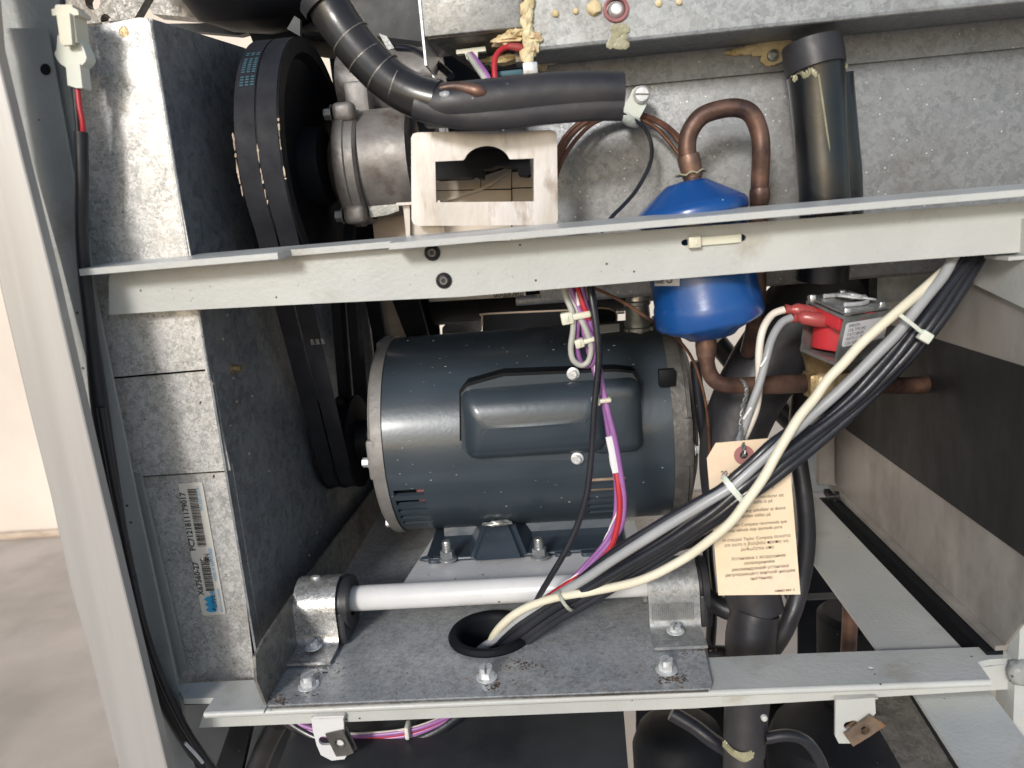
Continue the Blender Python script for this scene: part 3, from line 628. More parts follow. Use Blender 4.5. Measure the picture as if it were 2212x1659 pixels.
# motor mounting plate
mp_ = thing('motor_mounting_plate', 'white painted plate carrying the dark blue motor behind the tube', 'plate')
MZ = -.2690
b = B(); b.poly([V((-.1405, .557, MZ)), V((.052, .560, MZ)), V((.052, .76, MZ)), V((-.118, .76, MZ)), V((-.1335, .62, MZ))], V((0, 0, -.003))); b.build('plate', M['white'], mp_)
b = B(); b.bb((-.1405, .557, MZ - .0031), (.05, .5595, TZ + .006)); b.build('front_edge', M['white'], mp_)
b = B(); b.box((-.118, .551, MZ + .0005), (.046, .014, .003), .0014); b.build('hinge_tab', M['white'], mp_)
b = B(); b.box((-.044, .551, MZ + .0005), (.06, .014, .003), .0014); b.build('hinge_tab', M['white'], mp_)

# ------------------------------------------------------------------ front motor
mo = thing('electric_motor', 'dark slate blue electric motor with capacitor cover in the middle of the opening', 'motor')
MY, MZc, MR = .670, -.1752, .0865
xa, xb = at(818, 940, MY - MR).x, at(1462, 890, MY - MR).x
def oncyl(u, v, R_=MR):
    d = ray(u, v); a = d.y ** 2 + d.z ** 2; bq = -2 * (d.y * MY + d.z * MZc); c_ = MY ** 2 + MZc ** 2 - R_ ** 2
    t = (-bq - math.sqrt(max(bq * bq - 4 * a * c_, 0))) / (2 * a); p = d * t; return p, math.atan2(p.z - MZc, -(p.y - MY))
def cyl(x, th, r=MR): return V((x, MY - r * math.cos(th), MZc + r * math.sin(th)))
xs1 = (oncyl(850, 1064)[0].x, oncyl(916, 1064)[0].x); xs2 = (oncyl(1268, 1042)[0].x, oncyl(1352, 1042)[0].x)
ths = [tuple(oncyl(885, y)[1] for y in pr) for pr in ((1058, 1071), (1080.5, 1092), (1099, 1107), (1113, 1120), (1126, 1131))]
tb_ = sorted({round(t, 5) for pr in ths for t in pr}); full = [tb_[0] - .0001]
brk = list(tb_); a = tb_[-1]
while a < tb_[0] + 2 * math.pi - .1: a += .075; brk.append(a)
brk = [t for t in brk if t < tb_[0] + 2 * math.pi - .02]; nb = len(brk)
xbk = [xa, xs1[0], xs1[1], (xs1[1] + xs2[0]) / 2, xs2[0], xs2[1], xb]
b = B(); grid = [[b.bm.verts.new(cyl(x, t)) for t in brk] for x in xbk]
slotth = [(round(p[1], 5), round(p[0], 5)) for p in ths]
for i in range(len(xbk) - 1):
    for j in range(nb):
        k = (j + 1) % nb; t0, t1_ = brk[j], brk[k] if k else brk[0] + 2 * math.pi
        isl = i in (1, 4) and any(abs(t0 - s0) < 2e-5 for s0, s1 in slotth)
        q = [grid[i][j], grid[i][k], grid[i + 1][k], grid[i + 1][j]]
        if not isl: b.bm.faces.new(q)
        else:
            inn = [b.bm.verts.new(cyl(x_, t_, MR - .004)) for x_, t_ in ((xbk[i], t0), (xbk[i], t1_), (xbk[i + 1], t1_), (xbk[i + 1], t0))]
            for a_ in range(4): b.bm.faces.new([q[a_], q[(a_ + 1) % 4], inn[(a_ + 1) % 4], inn[a_]])
b.build('shell', M['motor'], mo)
b = B(); b.lathe(V((xa, MY, MZc)), X1, [(0, .06), (.0, .078), (xb - xa, .078), (xb - xa, .06)], 40); b.build('stator', M['black'], mo)
b = B(); b.lathe(V((xs2[0] - .012, MY, MZc)), X1, [(0, .0785), (.006, .0815), (.05, .0815), (.056, .0785)], 40, ); b.build('winding', M['winding'], mo)
b = B(); b.lathe(V((xs1[1] - .008, MY, MZc)), X1, [(0, .0785), (.003, .081), (.014, .081), (.016, .0785)], 40, ); b.build('winding', M['reinf'], mo)
# end bells
b = B(); b.lathe(V((xa, MY, MZc)), X1, [(.0015, .0868), (.0015, .0880), (-.0030, .0882), (-.0075, .0876), (-.0082, .0845), (-.0105, .083), (-.0110, .062), (-.014, .05), (-.014, .02), (-.02, .018), (-.02, 0)], 72)
for a_ in (.02, 1.6, 3.1, 4.7): b.box(cyl(xa - .0075, a_, .080), (.009, .014, .034), .003, Matrix.Rotation(a_, 3, 'X'))
b.build('end_bell', M['bell'], mo, label='light grey cast end bell on the left')
b = B(); b.lathe(V((xb, MY, MZc)), X1, [(-.003, .0868), (-.003, .0886), (.008, .0888), (.0085, .0868), (.0115, .0865), (.013, .082), (.02, .06), (.02, 0)], 72)
b.box(cyl(xb + .008, .0, .080), (.009, .016, .04), .003); b.build('end_bell', M['bell_dk'], mo, label='dark grey cast end bell on the right')
for a_, x_ in ((-.02, xa - .0120), (-1.2, xa - .0120)):
    hexscrew(mo, cyl(x_, a_, .079), -X1, .0038, .0055, .3, slot=False, name='through_bolt')
for a_ in (.15,): hexscrew(mo, cyl(xb + .013, a_ - .25, .081), X1, .0034, .005, .3, slot=False, name='through_bolt')
b = B(); b.lathe(V((xa - .08, MY, MZc)), X1, [(0, 0), (0, .008), (.06, .008)], 20); b.build('shaft', M['zinc'], mo)
# capacitor cover
CY = MY - MR
def cp(u, v, Y=CY - .001): return at(u, v, Y)
gask = [(992, 845), (1006, 828), (1085, 806), (1330, 797), (1372, 802), (1384, 822), (1386, 968), (1378, 984), (1310, 1001), (1080, 1004), (1004, 990), (993, 975)]
b = B(); b.poly([cp(*p, CY + .001) for p in gask], V((0, .020, 0))); b.build('gasket', M['black'], mo)
cov = [(996, 850), (1009, 835), (1088, 813), (1328, 803), (1366, 806), (1378, 824), (1381, 965), (1371, 978), (1308, 994), (1084, 996), (1010, 982), (997, 970)]

b = B(); b.poly([cp(*p, CY - .001) for p in cov], V((0, .0019, 0))); cvr = b.build('capacitor_cover', M['motor'], mo)
def bulge(u0, u1, v0, v1, dep, rad, nm, sl=.0):
    """domed cover: rounded-rectangle outline lofted outwards with curved shoulders"""
    c = cp((u0 + u1) / 2, (v0 + v1) / 2); w = (cp(u1, (v0 + v1) / 2) - cp(u0, (v0 + v1) / 2)).length; h = (cp((u0 + u1) / 2, v1) - cp((u0 + u1) / 2, v0)).length
    b = B(); rings = []
    for k in range(9):
        t = k / 8; ins = rad * (1 - math.cos(t * math.pi / 2)) * 1.0; y = dep * math.sin(t * math.pi / 2)
        rings.append([b.bm.verts.new(p + V((0, -y, 0))) for p in rrect(c, X1, Z1, w - 2 * ins, h - 2 * ins * 1.5, max(.009 - ins * .4, .003), 6)])
    for p, q in zip(rings, rings[1:]):
        n = len(p)
        for i in range(n): b.bm.faces.new([p[i], p[(i + 1) % n], q[(i + 1) % n], q[i]])
    cc_ = b.bm.verts.new(c + V((0, -dep - .0012, 0))); l = rings[-1]
    for i in range(len(l)): b.bm.faces.new([l[i], l[(i + 1) % len(l)], cc_])
    return b.build(nm, M['motor'], mo, ang=60)
bulge(1000, 1310, 830, 982, .019, .017, 'capacitor_dome')
bulge(1270, 1386, 818, 978, .009, .009, 'terminal_dome')
for u, v in ((1238, 807), (1247, 990)): hexscrew(mo, cp(u, v, CY - .0012), V((-.1, -1, 0)), .0035, .005, .4)
b = B(); rs = random.Random(11)
for k in range(70):
    p, th_ = oncyl(rs.uniform(840, 1450), rs.choice((rs.uniform(735, 800), rs.uniform(1000, 1100), rs.uniform(760, 1090))), MR + .0001)
    b.blob(p, (rs.uniform(.0003, .0013), .0002, rs.uniform(.0001, .0004)), .6, 2, 1)
b.build('paint_scuff', M['ink_grey'], mo, kind='stuff')
# plug, data matrix label
b = B(); p = at(1440, 815, CY + .008); b.box(p, (.0125, .006, .0135), .001); b.build('nameplate_patch', M['black'], mo)
P = [oncyl(1282, 705)[0], oncyl(1338, 700)[0], oncyl(1338, 716)[0], oncyl(1282, 722)[0]]
b = B(); b.poly([p + V((0, -.0008, .0006)) for p in P], V((0, .0004, -.0004))); lbx = b.build('code_label', M['label_w'], mo)
# base
base_top = MZ + .0035
out = [V((-.1275, .603, base_top)), V((-.120, .597, base_top)), V((.030, .600, base_top)), V((.038, .606, base_top)), V((.040, .742, base_top)), V((-.13, .742, base_top))]
slots = [rrect(atz(940, 1206, base_top), X1, Y1, .012, .0075, .0035), rrect(atz(1215, 1191, base_top), X1, Y1, .013, .008, .0035), rrect(atz(1272, 1190, base_top), X1, Y1, .013, .008, .0035), ]
b = B(); b.poly(out, V((0, 0, -.0033)), slots); b.build('foot_plate', M['motor_dk'], mo)
b = B(); b.tube([out[0] + V((.001, 0, -.001)), out[1] + V((.002, 0, -.001)), out[2] + V((-.001, 0, -.001)), out[3] + V((-.001, .002, -.001))], .0016, 8, 5); b.build('foot_edge', M['motor_dk'], mo)
b = B()   # folded foot wall behind the foot plate
b.ribbon([V((-.117, .628, base_top)), V((-.117, .636, base_top + .003)), V((-.117, .640, base_top + .019)), V((-.117, .655, base_top + .024))], V((.150, 0, 0)), .0022)
b.build('foot_wall', M['motor_dk'], mo, ang=50)
b = B(); pb0, pb1 = atz(1016, 1212, base_top + .0004), atz(1136, 1204, base_top + .0004); pt0, pt1 = at(1044, 1132, .616), at(1106, 1128, .616)
vv = [b.bm.verts.new(p) for p in (pb0, pb1, pt1, pt0, pb1 + V((.006, .06, 0)), pb0 + V((-.006, .06, 0)), pt1 + V((.006, .05, 0)), pt0 + V((-.006, .05, 0)))]
for f in ((0, 1, 2, 3), (1, 4, 6, 2), (5, 0, 3, 7), (3, 2, 6, 7)): b.bm.faces.new([vv[q] for q in f])
bmesh.ops.bevel(b.bm, geom=[e for e in b.bm.edges if len(e.link_faces) == 2], offset=.004, segments=3, affect='EDGES')
b.build('pedestal', M['motor_dk'], mo)
b = B(); wc_ = at(1075, 1130, .612); b.blob(wc_, (.0120, .003, .0026), .35, 2.0, 3); b.build('weld_bead', M['zinc_dull'], mo)
for u, v in ((968, 1208), (1166, 1203)):
    p = atz(u, v, base_top); b = B()
    b.lathe(p, Z1, [(0, .0075), (.0012, .0075), (.0025, .006), (.0025, 0)], 24); b.poly(ring3(p + Z1 * .0018, Z1, .0060, 6, .3), V((0, 0, .0062)))
    b.lathe(p + Z1 * .008, Z1, [(0, .0036), (.0075, .0036), (.0085, .0030), (.0085, 0)], 18)
    for k in range(5): b.lathe(p + Z1 * (.0085 + k * .0014), Z1, [(0, .0036), (.0005, .0040), (.001, .0036)], 18)
    b.build('mounting_nut', M['zinc'], mo)
# conduit elbow on the motor
co_ = thing('conduit_elbow', 'small cast zinc conduit elbow on top of the motor beside the blue canister', 'conduit fitting')
p = at(1379, 706, .652); b = B(); b.lathe(p, Z1, [(-.004, .0145), (0, .0145), (.0005, .0118), (.004, .0118), (.006, .0105), (.018, .0100), (.019, .0112), (.0215, .0112), (.0225, .0095)], 28)
for k in range(8): a_ = k * math.pi / 4; b.box(p + V((.0142 * math.cos(a_), .0142 * math.sin(a_), -.0015)), (.004, .004, .0045), .0006, Matrix.Rotation(a_, 3, 'Z'))
b.build('collar', M['zinc_dull'], co_)
b = B(); b.tube([p + V((0, 0, .02)), p + V((.002, .001, .026)), p + V((.010, .004, .030)), p + V((.03, .01, .032))], [.0098, .0105, .0100, .0098], 20, 6); b.build('elbow', M['zinc'], co_)
b = B(); b.lathe(p + V((-.011, 0, .014)), -X1, [(0, .002), (.006, .002), (.006, 0)], 10); b.build('clamp_screw', M['zinc'], co_)

# ------------------------------------------------------------------ pulley, belts, gearbox
PYc, PZc, PR = .602, .056, .0905
px0, px1 = -.2035, -.173
pul = thing('large_pulley', 'large black belt pulley at upper left carrying two belts', 'pulley')
b = B(); g0 = px0
prof = [(0, .02), (0, PR - .014), (.0005, PR), (.0015, PR), (.004, PR - .008), (.0115, PR - .008), (.0140, PR), (.0160, PR), (.0185, PR - .008), (.026, PR - .008), (.0285, PR), (.0305, PR), (.0305, PR - .010), (.024, PR - .014), (.020, PR - .03), (.020, .03), (.034, .028), (.034, 0)]
b.lathe(V((px0, PYc, PZc)), X1, prof, 96); b.build('wheel', M['black'], pul)
b = B(); rc = random.Random(5)
for k in range(34):
    a_ = math.pi + rc.gauss(-.02, .16); xx = rc.choice((px0 - .0002, px0 + .0150, px0 + .0302)); rr__ = PR + .0003
    b.blob(V((xx, PYc + math.cos(a_) * rr__, PZc + math.sin(a_) * rr__)), (rc.uniform(.0003, .0008), .0003, rc.uniform(.0006, .0042)), .7, 2, 1)
b.build('worn_rim_chip', M['board'], pul, kind='stuff')
# motor pulley
qYc, qZc, qR = .672, -.180, .042
mpul = thing('small_motor_pulley', 'small black pulley on the left end of the blue motor', 'pulley')
q0 = -.222; b = B(); prof2 = [(0, 0), (0, qR), (.002, qR), (.0045, qR - .007), (.0115, qR - .007), (.014, qR), (.0160, qR), (.0185, qR - .007), (.026, qR - .007), (.0285, qR), (.0305, qR), (.0305, .02), (.04, .018), (.04, 0)]
b.lathe(V((q0, qYc, qZc)), X1, prof2, 48); b.build('wheel', M['black'], mpul)
def belt(x0, x1, xq, label):
    w = .0135; r1, r2 = PR + .0005, qR - .001; b = B()
    C1, C2 = V((0, PYc, PZc)), V((0, qYc, qZc)); d = C2 - C1; L_ = d.length; base_a = math.atan2(d.z, d.y); al = math.acos((r1 - r2) / L_)
    pts = []
    for k in range(41): a_ = base_a + al + (2 * math.pi - 2 * al) * k / 40; pts.append((C1 + V((0, math.cos(a_), math.sin(a_))) * r1, 0))
    for k in range(13): a_ = base_a - al + 2 * al * k / 12; pts.append((C2 + V((0, math.cos(a_), math.sin(a_))) * r2, 1))
    rings = []; n = len(pts)
    for i, (p, s_) in enumerate(pts):
        a_, c_ = pts[i - 1][0], pts[(i + 1) % n][0]; t = (c_ - a_).normalized(); nn = t.cross(X1)
        cc_ = C2 if s_ else C1
        if nn.dot(p - cc_) < 0: nn = -nn
        x = xq if s_ else x0
        P0 = p + V((x, 0, 0)); dp = .008
        rings.append([b.bm.verts.new(q) for q in (P0, P0 + X1 * w, P0 + X1 * (w - .0028) - nn * dp, P0 + X1 * .0028 - nn * dp)])
    for i in range(n):
        p, q = rings[i], rings[(i + 1) % n]
        for k in range(4): b.bm.faces.new([p[k], p[(k + 1) % 4], q[(k + 1) % 4], q[k]])
    t = thing('drive_belt', label, 'belt', 'drive belts on the large pulley'); b.build('belt_loop', M['belt'], t, ang=50); return t, pts
bt, bp = belt(px0 + .001, 0, q0 + .0015, 'black rubber drive belt, outer left one of two on the large pulley')
bt2, _ = belt(px0 + .0158, 0, q0 + .0163, 'black rubber drive belt, right one beside the gearbox with numbers 204')
b = B()
for v0, v1, hh in ((108, 118, 1), (130, 172, 1), (186, 212, 1)):
    for k in range(int((v1 - v0) / 7) + 1):
        for j in range(3):
            v = v0 + k * 7; th = (v - 108) * .0042; a_ = math.pi - .55 + th
            a_ = math.pi - .95 + (v - 100) * .0036
            c_ = V((px0 + .004 + j * .0036, PYc + math.cos(a_) * (PR + .0007), PZc + math.sin(-a_ + math.pi * 2) * 0 + math.sin(a_) * (PR + .0007)))
            tt = V((0, -math.sin(a_), math.cos(a_))); b.poly([c_, c_ + X1 * .0024, c_ + X1 * .0024 + tt * .0012, c_ + tt * .0012], V((0, math.cos(a_), math.sin(a_))) * .0001)
b.build('belt_print', M['ink_teal'], bt)
# 204 205 206 on the front run of belt
C1, C2 = V((0, PYc, PZc)), V((0, qYc, qZc)); d = C2 - C1; L_ = d.length; ba = math.atan2(d.z, d.y); al = math.acos((PR - qR + .0015) / L_)
aF = ba - al if math.cos(ba - al) < math.cos(ba + al) else ba + al
nF = V((0, math.cos(aF), math.sin(aF))); pF1 = C1 + nF * (PR + .0005); pF2 = C2 + nF * (qR - .001); dF = (pF2 - pF1).normalized()
for k, s_ in enumerate(('204', '205', '206')):
    p = pF1 + dF * .10 + V((px0 + .0178 - .0000 + k * .0040 - .004, 0, 0)) + nF * .0004
    text(s_, p, -dF, X1, .0036, M['ink_grey'], bt2, off=-.0003 if (-dF).cross(X1).dot(nF) < 0 else .0003)

gb = thing('gearbox', 'cast aluminium gearbox with bolted flange beside the large pulley', 'gearbox')
gY, gZ = .625, .056
gx = lambda u: at(u, 320, gY).x
b = B(); b.lathe(V((gx(785), gY, gZ)), X1, [(0, .041), (gx(895) - gx(785), .041), (gx(895) - gx(785), 0)], 48); b.build('barrel', M['cast'], gb)
b = B(); b.lathe(V((gx(757), gY - .004, gZ - .002)), X1, [(-.012, 0), (-.012, .024), (-.005, .036), (-.003, .043), (0, .045), (.005, .045), (.006, .0435), (.012, .043), (.014, .040)], 56)
b.build('flange', M['cast'], gb)
for a_ in (2.15, -2.25, .9, -.9):
    c_ = V((gx(757) - .001, gY - .004 + math.cos(a_) * .046, gZ - .002 + math.sin(a_) * .046)); b = B()
    b.box(c_ + X1 * .007, (.0165, .014, .014), .004, None, 3); b.build('flange_lug', M['cast'], gb)
    hexscrew(gb, c_ - X1 * .002, -X1, .0046, .006, .2, slot=False, name='flange_bolt', m='zinc_dull')
b = B(); b.bb((gx(762), gY - .01, .085), (gx(815), gY + .05, .118), .004); b.build('upper_casting', M['cast'], gb)
b = B(); b.lathe(V((gx(738), gY + .03, .118)), X1, [(0, 0), (0, .027), (gx(960) - gx(738), .027), (gx(960) - gx(745), 0)], 36); b.build('upper_barrel', M['cast'], gb)
b = B(); b.poly([at(795, 445, .60), at(860, 436, .60), at(862, 455, .60), at(838, 464, .60), at(800, 470, .60)], V((0, .05, 0))); b.build('lower_lug', M['zinc_dull'], gb)
b = B(); b.bb(at(800, 440, .635), at(935, 530, .64)); b.build('stained_back_plate', M['board'], gb)
st = thing('steel_bracket_post', 'narrow bright steel angle standing left of the stainless bracket', 'bracket')
b = B(); b.poly(pl([(870, 437), (885, 437), (886, 528), (879, 528)], .495), V((0, .01, 0))); b.poly(pl([(884, 440), (960, 440), (960, 528), (886, 528)], .50), V((0, .002, 0))); b.build('angle', M['stainless_plate'], st)
b = B(); b.poly(pl([(855, 438), (950, 433), (952, 439), (857, 444)], .49), V((0, .012, 0))); b.build('top_fold', M['stainless_plate'], st)
# bright slotted strip
ss = thing('bright_slotted_strip', 'thin bright zinc strip standing upright behind the black hose', 'strip')
b = B(); b.poly(pl([(927, 108), (938, 108), (962, 292), (950, 292)], .56), V((0, .002, 0))); b.poly(pl([(938, 108), (946, 118), (970, 300), (962, 292)], .562), V((0, .03, 0)))
b.build('strip', M['screw'], ss)
# stainless folds seen through the bracket, their reflections painted in buff
bd = thing('buff_reflection_plate', 'folded plate with painted buff reflections seen through the stainless bracket window', 'plate')
for pp, yy in (([(925, 386), (1037, 384), (1037, 409), (925, 411)], .66), ([(1039, 382), (1104, 360), (1104, 407), (1039, 409)], .662), ([(1106, 372), (1200, 369), (1200, 403), (1106, 405)], .664), ([(925, 413), (1104, 410), (1104, 520), (925, 520)], .66), ([(1106, 408), (1200, 405), (1200, 520), (1106, 520)], .663)):
    b = B(); b.poly(pl(pp, yy), V((0, .003, 0))); b.build('sheet_panel', M['buff'], bd)
b = B(); b.poly(pl([(1098, 372), (1104, 374), (1040, 412), (944, 440), (944, 434), (1038, 406)], .655), V((0, .002, 0))); b.build('brace', M['buff'], bd)

# dark stuff above the buff plate
dk = thing('black_control_block', 'black control block hanging behind the stainless bracket', 'block')
b = B(); b.poly(pl([(930, 330), (1145, 315), (1150, 372), (1140, 380), (1120, 378), (1118, 362), (1075, 358), (1060, 364), (1042, 366), (1040, 384), (1030, 384), (1025, 370), (1015, 383), (940, 388)], .60), V((0, .03, 0))); b.build('block_body', M['black'], dk)
b = B(); b.poly(pl([(960, 262), (1150, 255), (1160, 300), (960, 320)], .57), V((0, .03, 0))); b.build('upper_body', M['black'], dk)
b = B(); b.poly(pl([(940, 240), (1140, 240), (1140, 350), (940, 350)], .63), V((0, .03, 0))); b.build('rear_body', M['navy'], dk)
b = B(); b.box(at(1101, 268, .565), (.011, .006, .010), .001); b.build('terminal', M['zinc'], dk)
# stainless bracket plate
br = thing('stainless_bracket', 'pinkish stainless bracket plate with keyhole shaped window above the rail', 'bracket')
BY = .488
win = [(940, 349), (1000, 346)] + [(1052 + 50 * math.cos(math.pi - k * math.pi / 12) , 353 - 38 * math.sin(k * math.pi / 12)) for k in range(1, 12)] + [(1103, 344), (1153, 342), (1153, 435), (942, 437)]
outp = rrect(V((0, 0, 0)), X1, Z1, 2, 2, .08)
oc = [(888, 298), (892, 289), (902, 286), (1190, 281), (1200, 284), (1203, 293), (1205, 474), (1201, 483), (1190, 486), (905, 488), (893, 484), (889, 475)]
b = B(); b.poly(pl(oc, BY), V((0, .0022, 0)), [pl(win, BY)]); b.build('plate', M['stainless_plate'], br)
b = B(); b.ribbon([at(905, 287, BY) , at(905, 284.5, BY) + V((0, .003, .0)), at(905, 284, BY) + V((0, .02, 0))], at(1190, 282, BY) - at(905, 287, BY), .0015); b.build('top_fold', M['stainless_plate'], br)
b = B(); b.bb(at(1090, 290, BY + .002), at(1140, 283, BY + .03)); b.build('rear_tab', M['stainless_plate'], br)

# ------------------------------------------------------------------ hoses at top
hs = thing('insulated_elbow_hose', 'black tape wrapped hose bending down from the top into a foam sleeve', 'hose')
hp = wp([(706, 6, .49), (735, 52, .49), (768, 98, .487), (805, 139, .483), (850, 180, .478), (898, 207, .474), (945, 221, .472)])
hr = [.0130, .0130, .0128, .0126, .0126, .0126, .0126]
b = B(); b.tube(hp, hr, 28, 8); b.build('wrapped_elbow', M['wrap'], hs)
b = B()
def collar(u, v, Y, tx_, ty_, r, w):
    t = (at(u + tx_, v + ty_, Y) - at(u, v, Y)).normalized(); return t
for i, (u, v, Y, du, dv, r, ta, tb__, a0_, a1_) in enumerate(((758, 84, .488, 32, 46, .0130, .15, .1, 0, 6.283), (792, 126, .4845, 38, 42, .0129, -.3, .2, 2.2, 4.6), (826, 158, .4805, 42, 38, .0128, .12, -.15, 0, 6.283), (858, 184, .477, 48, 28, .0128, .3, .1, 2.6, 4.9))):
    c_ = at(u, v, Y); t = (at(u + du, v + dv, Y) - c_).normalized(); t = (t + V((ta, 0, tb__)) * .5).normalized()
    b.lathe(c_, t, [(-.0003, r - .001), (-.0003, r + .0003), (.0003, r + .0003), (.0004, r - .001)], 32, a0_, a1_, ref=V((0, 1, 0)))
b.build('tape_edge', M['galv_dirty'], hs)
b = B(); b.lathe(hp[0], (hp[0] - hp[1]), [(-.002, .0155), (.004, .0158), (.006, .014), (.006, .009), (0, .008)], 28); b.build('hose_mouth', M['foam'], hs)
sp = wp([(925, 228, .474), (985, 226, .470), (1080, 216, .470), (1180, 205, .472), (1270, 200, .474), (1344, 200, .476)])
b = B(); b.tube(sp, [.0128, .0126, .0124, .0122, .0120, .0118], 28, 8); b.build('foam_sleeve', M['foam'], hs)
sp2_ = wp([(900, 226, .468), (980, 246, .466), (1080, 250, .466), (1180, 240, .468), (1270, 232, .470), (1343, 230, .472)])
b = B(); b.tube(sp2_, [.009, .0082, .0078, .0076, .0078, .0082], 22, 8, flat=.8); b.build('split_sleeve', M['foam'], hs)
b = B(); b.tube(wp([(950, 190, .461), (985, 186, .4600), (1030, 196, .4575), (1055, 203, .459)]), [.0012, .0026, .0036, .001], 12, 5, flat=.6); b.build('torn_copper_patch', M['copper'], hs)
b = B(); b.tube(wp([(945, 206, .4605), (962, 204, .4590), (985, 206, .4600)]), [.001, .0022, .001], 12, 4, flat=.5); b.build('worn_patch', M['grey_c'], hs)

# navy shadowed structures at the top left
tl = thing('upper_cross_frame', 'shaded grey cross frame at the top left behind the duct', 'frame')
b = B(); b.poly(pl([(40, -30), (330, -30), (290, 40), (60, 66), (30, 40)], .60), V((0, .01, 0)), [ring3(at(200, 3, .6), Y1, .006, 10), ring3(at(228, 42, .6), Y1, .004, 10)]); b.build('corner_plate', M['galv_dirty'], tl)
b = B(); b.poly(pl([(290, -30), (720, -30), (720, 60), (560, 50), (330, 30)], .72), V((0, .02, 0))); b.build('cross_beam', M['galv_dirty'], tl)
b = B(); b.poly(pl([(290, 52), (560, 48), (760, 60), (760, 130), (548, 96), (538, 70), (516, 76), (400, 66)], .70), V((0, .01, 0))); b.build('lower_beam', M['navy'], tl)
tk = thing('round_black_tank', 'round black tank bottom at the very top behind the pulley', 'tank')
b = B(); b.lathe(at(560, -80, .66), V((.05, -.3, 1)), [(-.052, 0), (-.048, .03), (-.038, .055), (-.02, .066), (.03, .068)], 40); b.build('tank_shell', M['black'], tk)
b = B(); b.poly(pl([(620, 62), (636, 34), (648, 42), (648, 78)], .60), V((0, .004, 0))); b.build('tank_lug', M['navy'], tk)
hb = thing('dark_hopper_underside', 'dark metal beam above the gearbox', 'beam')  # plain charcoal and black sheets
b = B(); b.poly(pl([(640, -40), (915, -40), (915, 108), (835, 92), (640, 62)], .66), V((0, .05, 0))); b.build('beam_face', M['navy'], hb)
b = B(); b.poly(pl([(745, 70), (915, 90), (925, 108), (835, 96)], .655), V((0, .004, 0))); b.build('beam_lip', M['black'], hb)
b = B(); b.poly(pl([(818, 72), (835, 78), (852, 104), (838, 108)], .652), V((0, .004, 0))); b.build('pointed_bracket', M['galv_dull'], hb)
# white connector and wires from the corner box
cn = thing('flat_white_connector', 'white plug connector with grey and purple wires under the corner box', 'connector')
b = B(); b.poly(pl([(985, 108), (1048, 100), (1050, 110), (1032, 112), (1032, 128), (1022, 128), (1019, 113), (1012, 114), (1014, 128), (1008, 128), (1004, 115), (986, 117)], .515), V((0, .006, 0))); b.build('connector_body', M['nylon'], cn)
b = B(); b.tube(wp([(1012, 118, .512), (1030, 145, .50), (1048, 172, .49), (1055, 200, .49)]), .0018, 8, 6); b.build('grey_wire', M['greyw'], cn)
b = B(); b.tube(wp([(1018, 116, .512), (1038, 142, .50), (1056, 170, .49), (1062, 200, .49)]), .0016, 8, 6); b.build('purple_wire', M['purple'], cn)
b = B(); b.tube(wp([(1014, 117, .515), (1034, 148, .503), (1050, 175, .495)]), .0012, 8, 6); b.build('dark_wire', M['black_c'], cn)
rw = thing('red_spade_wire', 'red wire with crimp sleeve looping to a spade terminal', 'wire')
b = B(); b.tube(wp([(1072, 185, .49), (1068, 155, .492), (1070, 125, .495), (1085, 106, .50), (1105, 101, .502)]), .0018, 10, 6); b.build('wire', M['redw'], rw)
b = B(); b.tube(wp([(1098, 100, .501), (1118, 103, .502), (1135, 108, .503)]), [.002, .0027, .0026], 12, 4); b.build('crimp_sleeve', M['redclear'], rw)
sw = thing('micro_switch', 'small steel terminal bracket hanging at the end of the top beam', 'switch')
b = B(); b.bb(at(1112, 112, .512), at(1136, 145, .53), .0006); b.build('plate', M['stainless_plate'], sw)
b = B(); b.tube(wp([(1144, 82, .505), (1148, 110, .505), (1150, 150, .505)]), .0022, 10, 4); b.box(at(1148, 95, .502), (.008, .006, .004), .0005); b.box(at(1148, 113, .502), (.008, .006, .004), .0005); b.build('plunger', M['socket'], sw)
b = B(); b.box(at(1146, 150, .50), (.009, .01, .007), .001); b.poly(pl([(1130, 156), (1160, 153), (1160, 157), (1130, 160)], .497), V((0, .01, 0))); b.build('bright_foot', M['screw'], sw)
b = B(); b.box(at(1098, 160, .50), (.018, .006, .0035), .001); b.build('blue_crimp', M['ink_teal'], sw)
b = B(); b.tube(wp([(858, 103, .60), (895, 108, .59), (940, 135, .56), (975, 165, .54)]), .0026, 10, 6); b.build('black_wire', M['black_c'], cat='wire', label='black wire crossing the bright strip above the hose')

# ------------------------------------------------------------------ copper pipework, drier
dr = thing('filter_drier', 'blue enamelled filter drier canister hanging behind the upper rail', 'canister')
dY = .508
dt, dbm = at(1482, 392, dY), at(1539, 729, dY); ax = (dbm - dt).normalized(); Ld = (dbm - dt).length
prof = [(0, 0), (0, .007), (.001, .0130), (.0025, .0152), (.0125, .0300), (.0150, .0335), (.0175, .0350), (.0215, .0350), (.0235, .0333), (Ld - .027, .0333), (Ld - .0245, .0343), (Ld - .013, .0350), (Ld - .0105, .0335), (Ld - .004, .0185), (Ld - .001, .0150), (Ld, .0075), (Ld, 0)]
b = B(); b.lathe(dt, ax, prof, 56)
for v in b.bm.verts: v.co += noise.noise_vector(v.co * 45) * .0011
b.build('canister', M['blue'], dr)
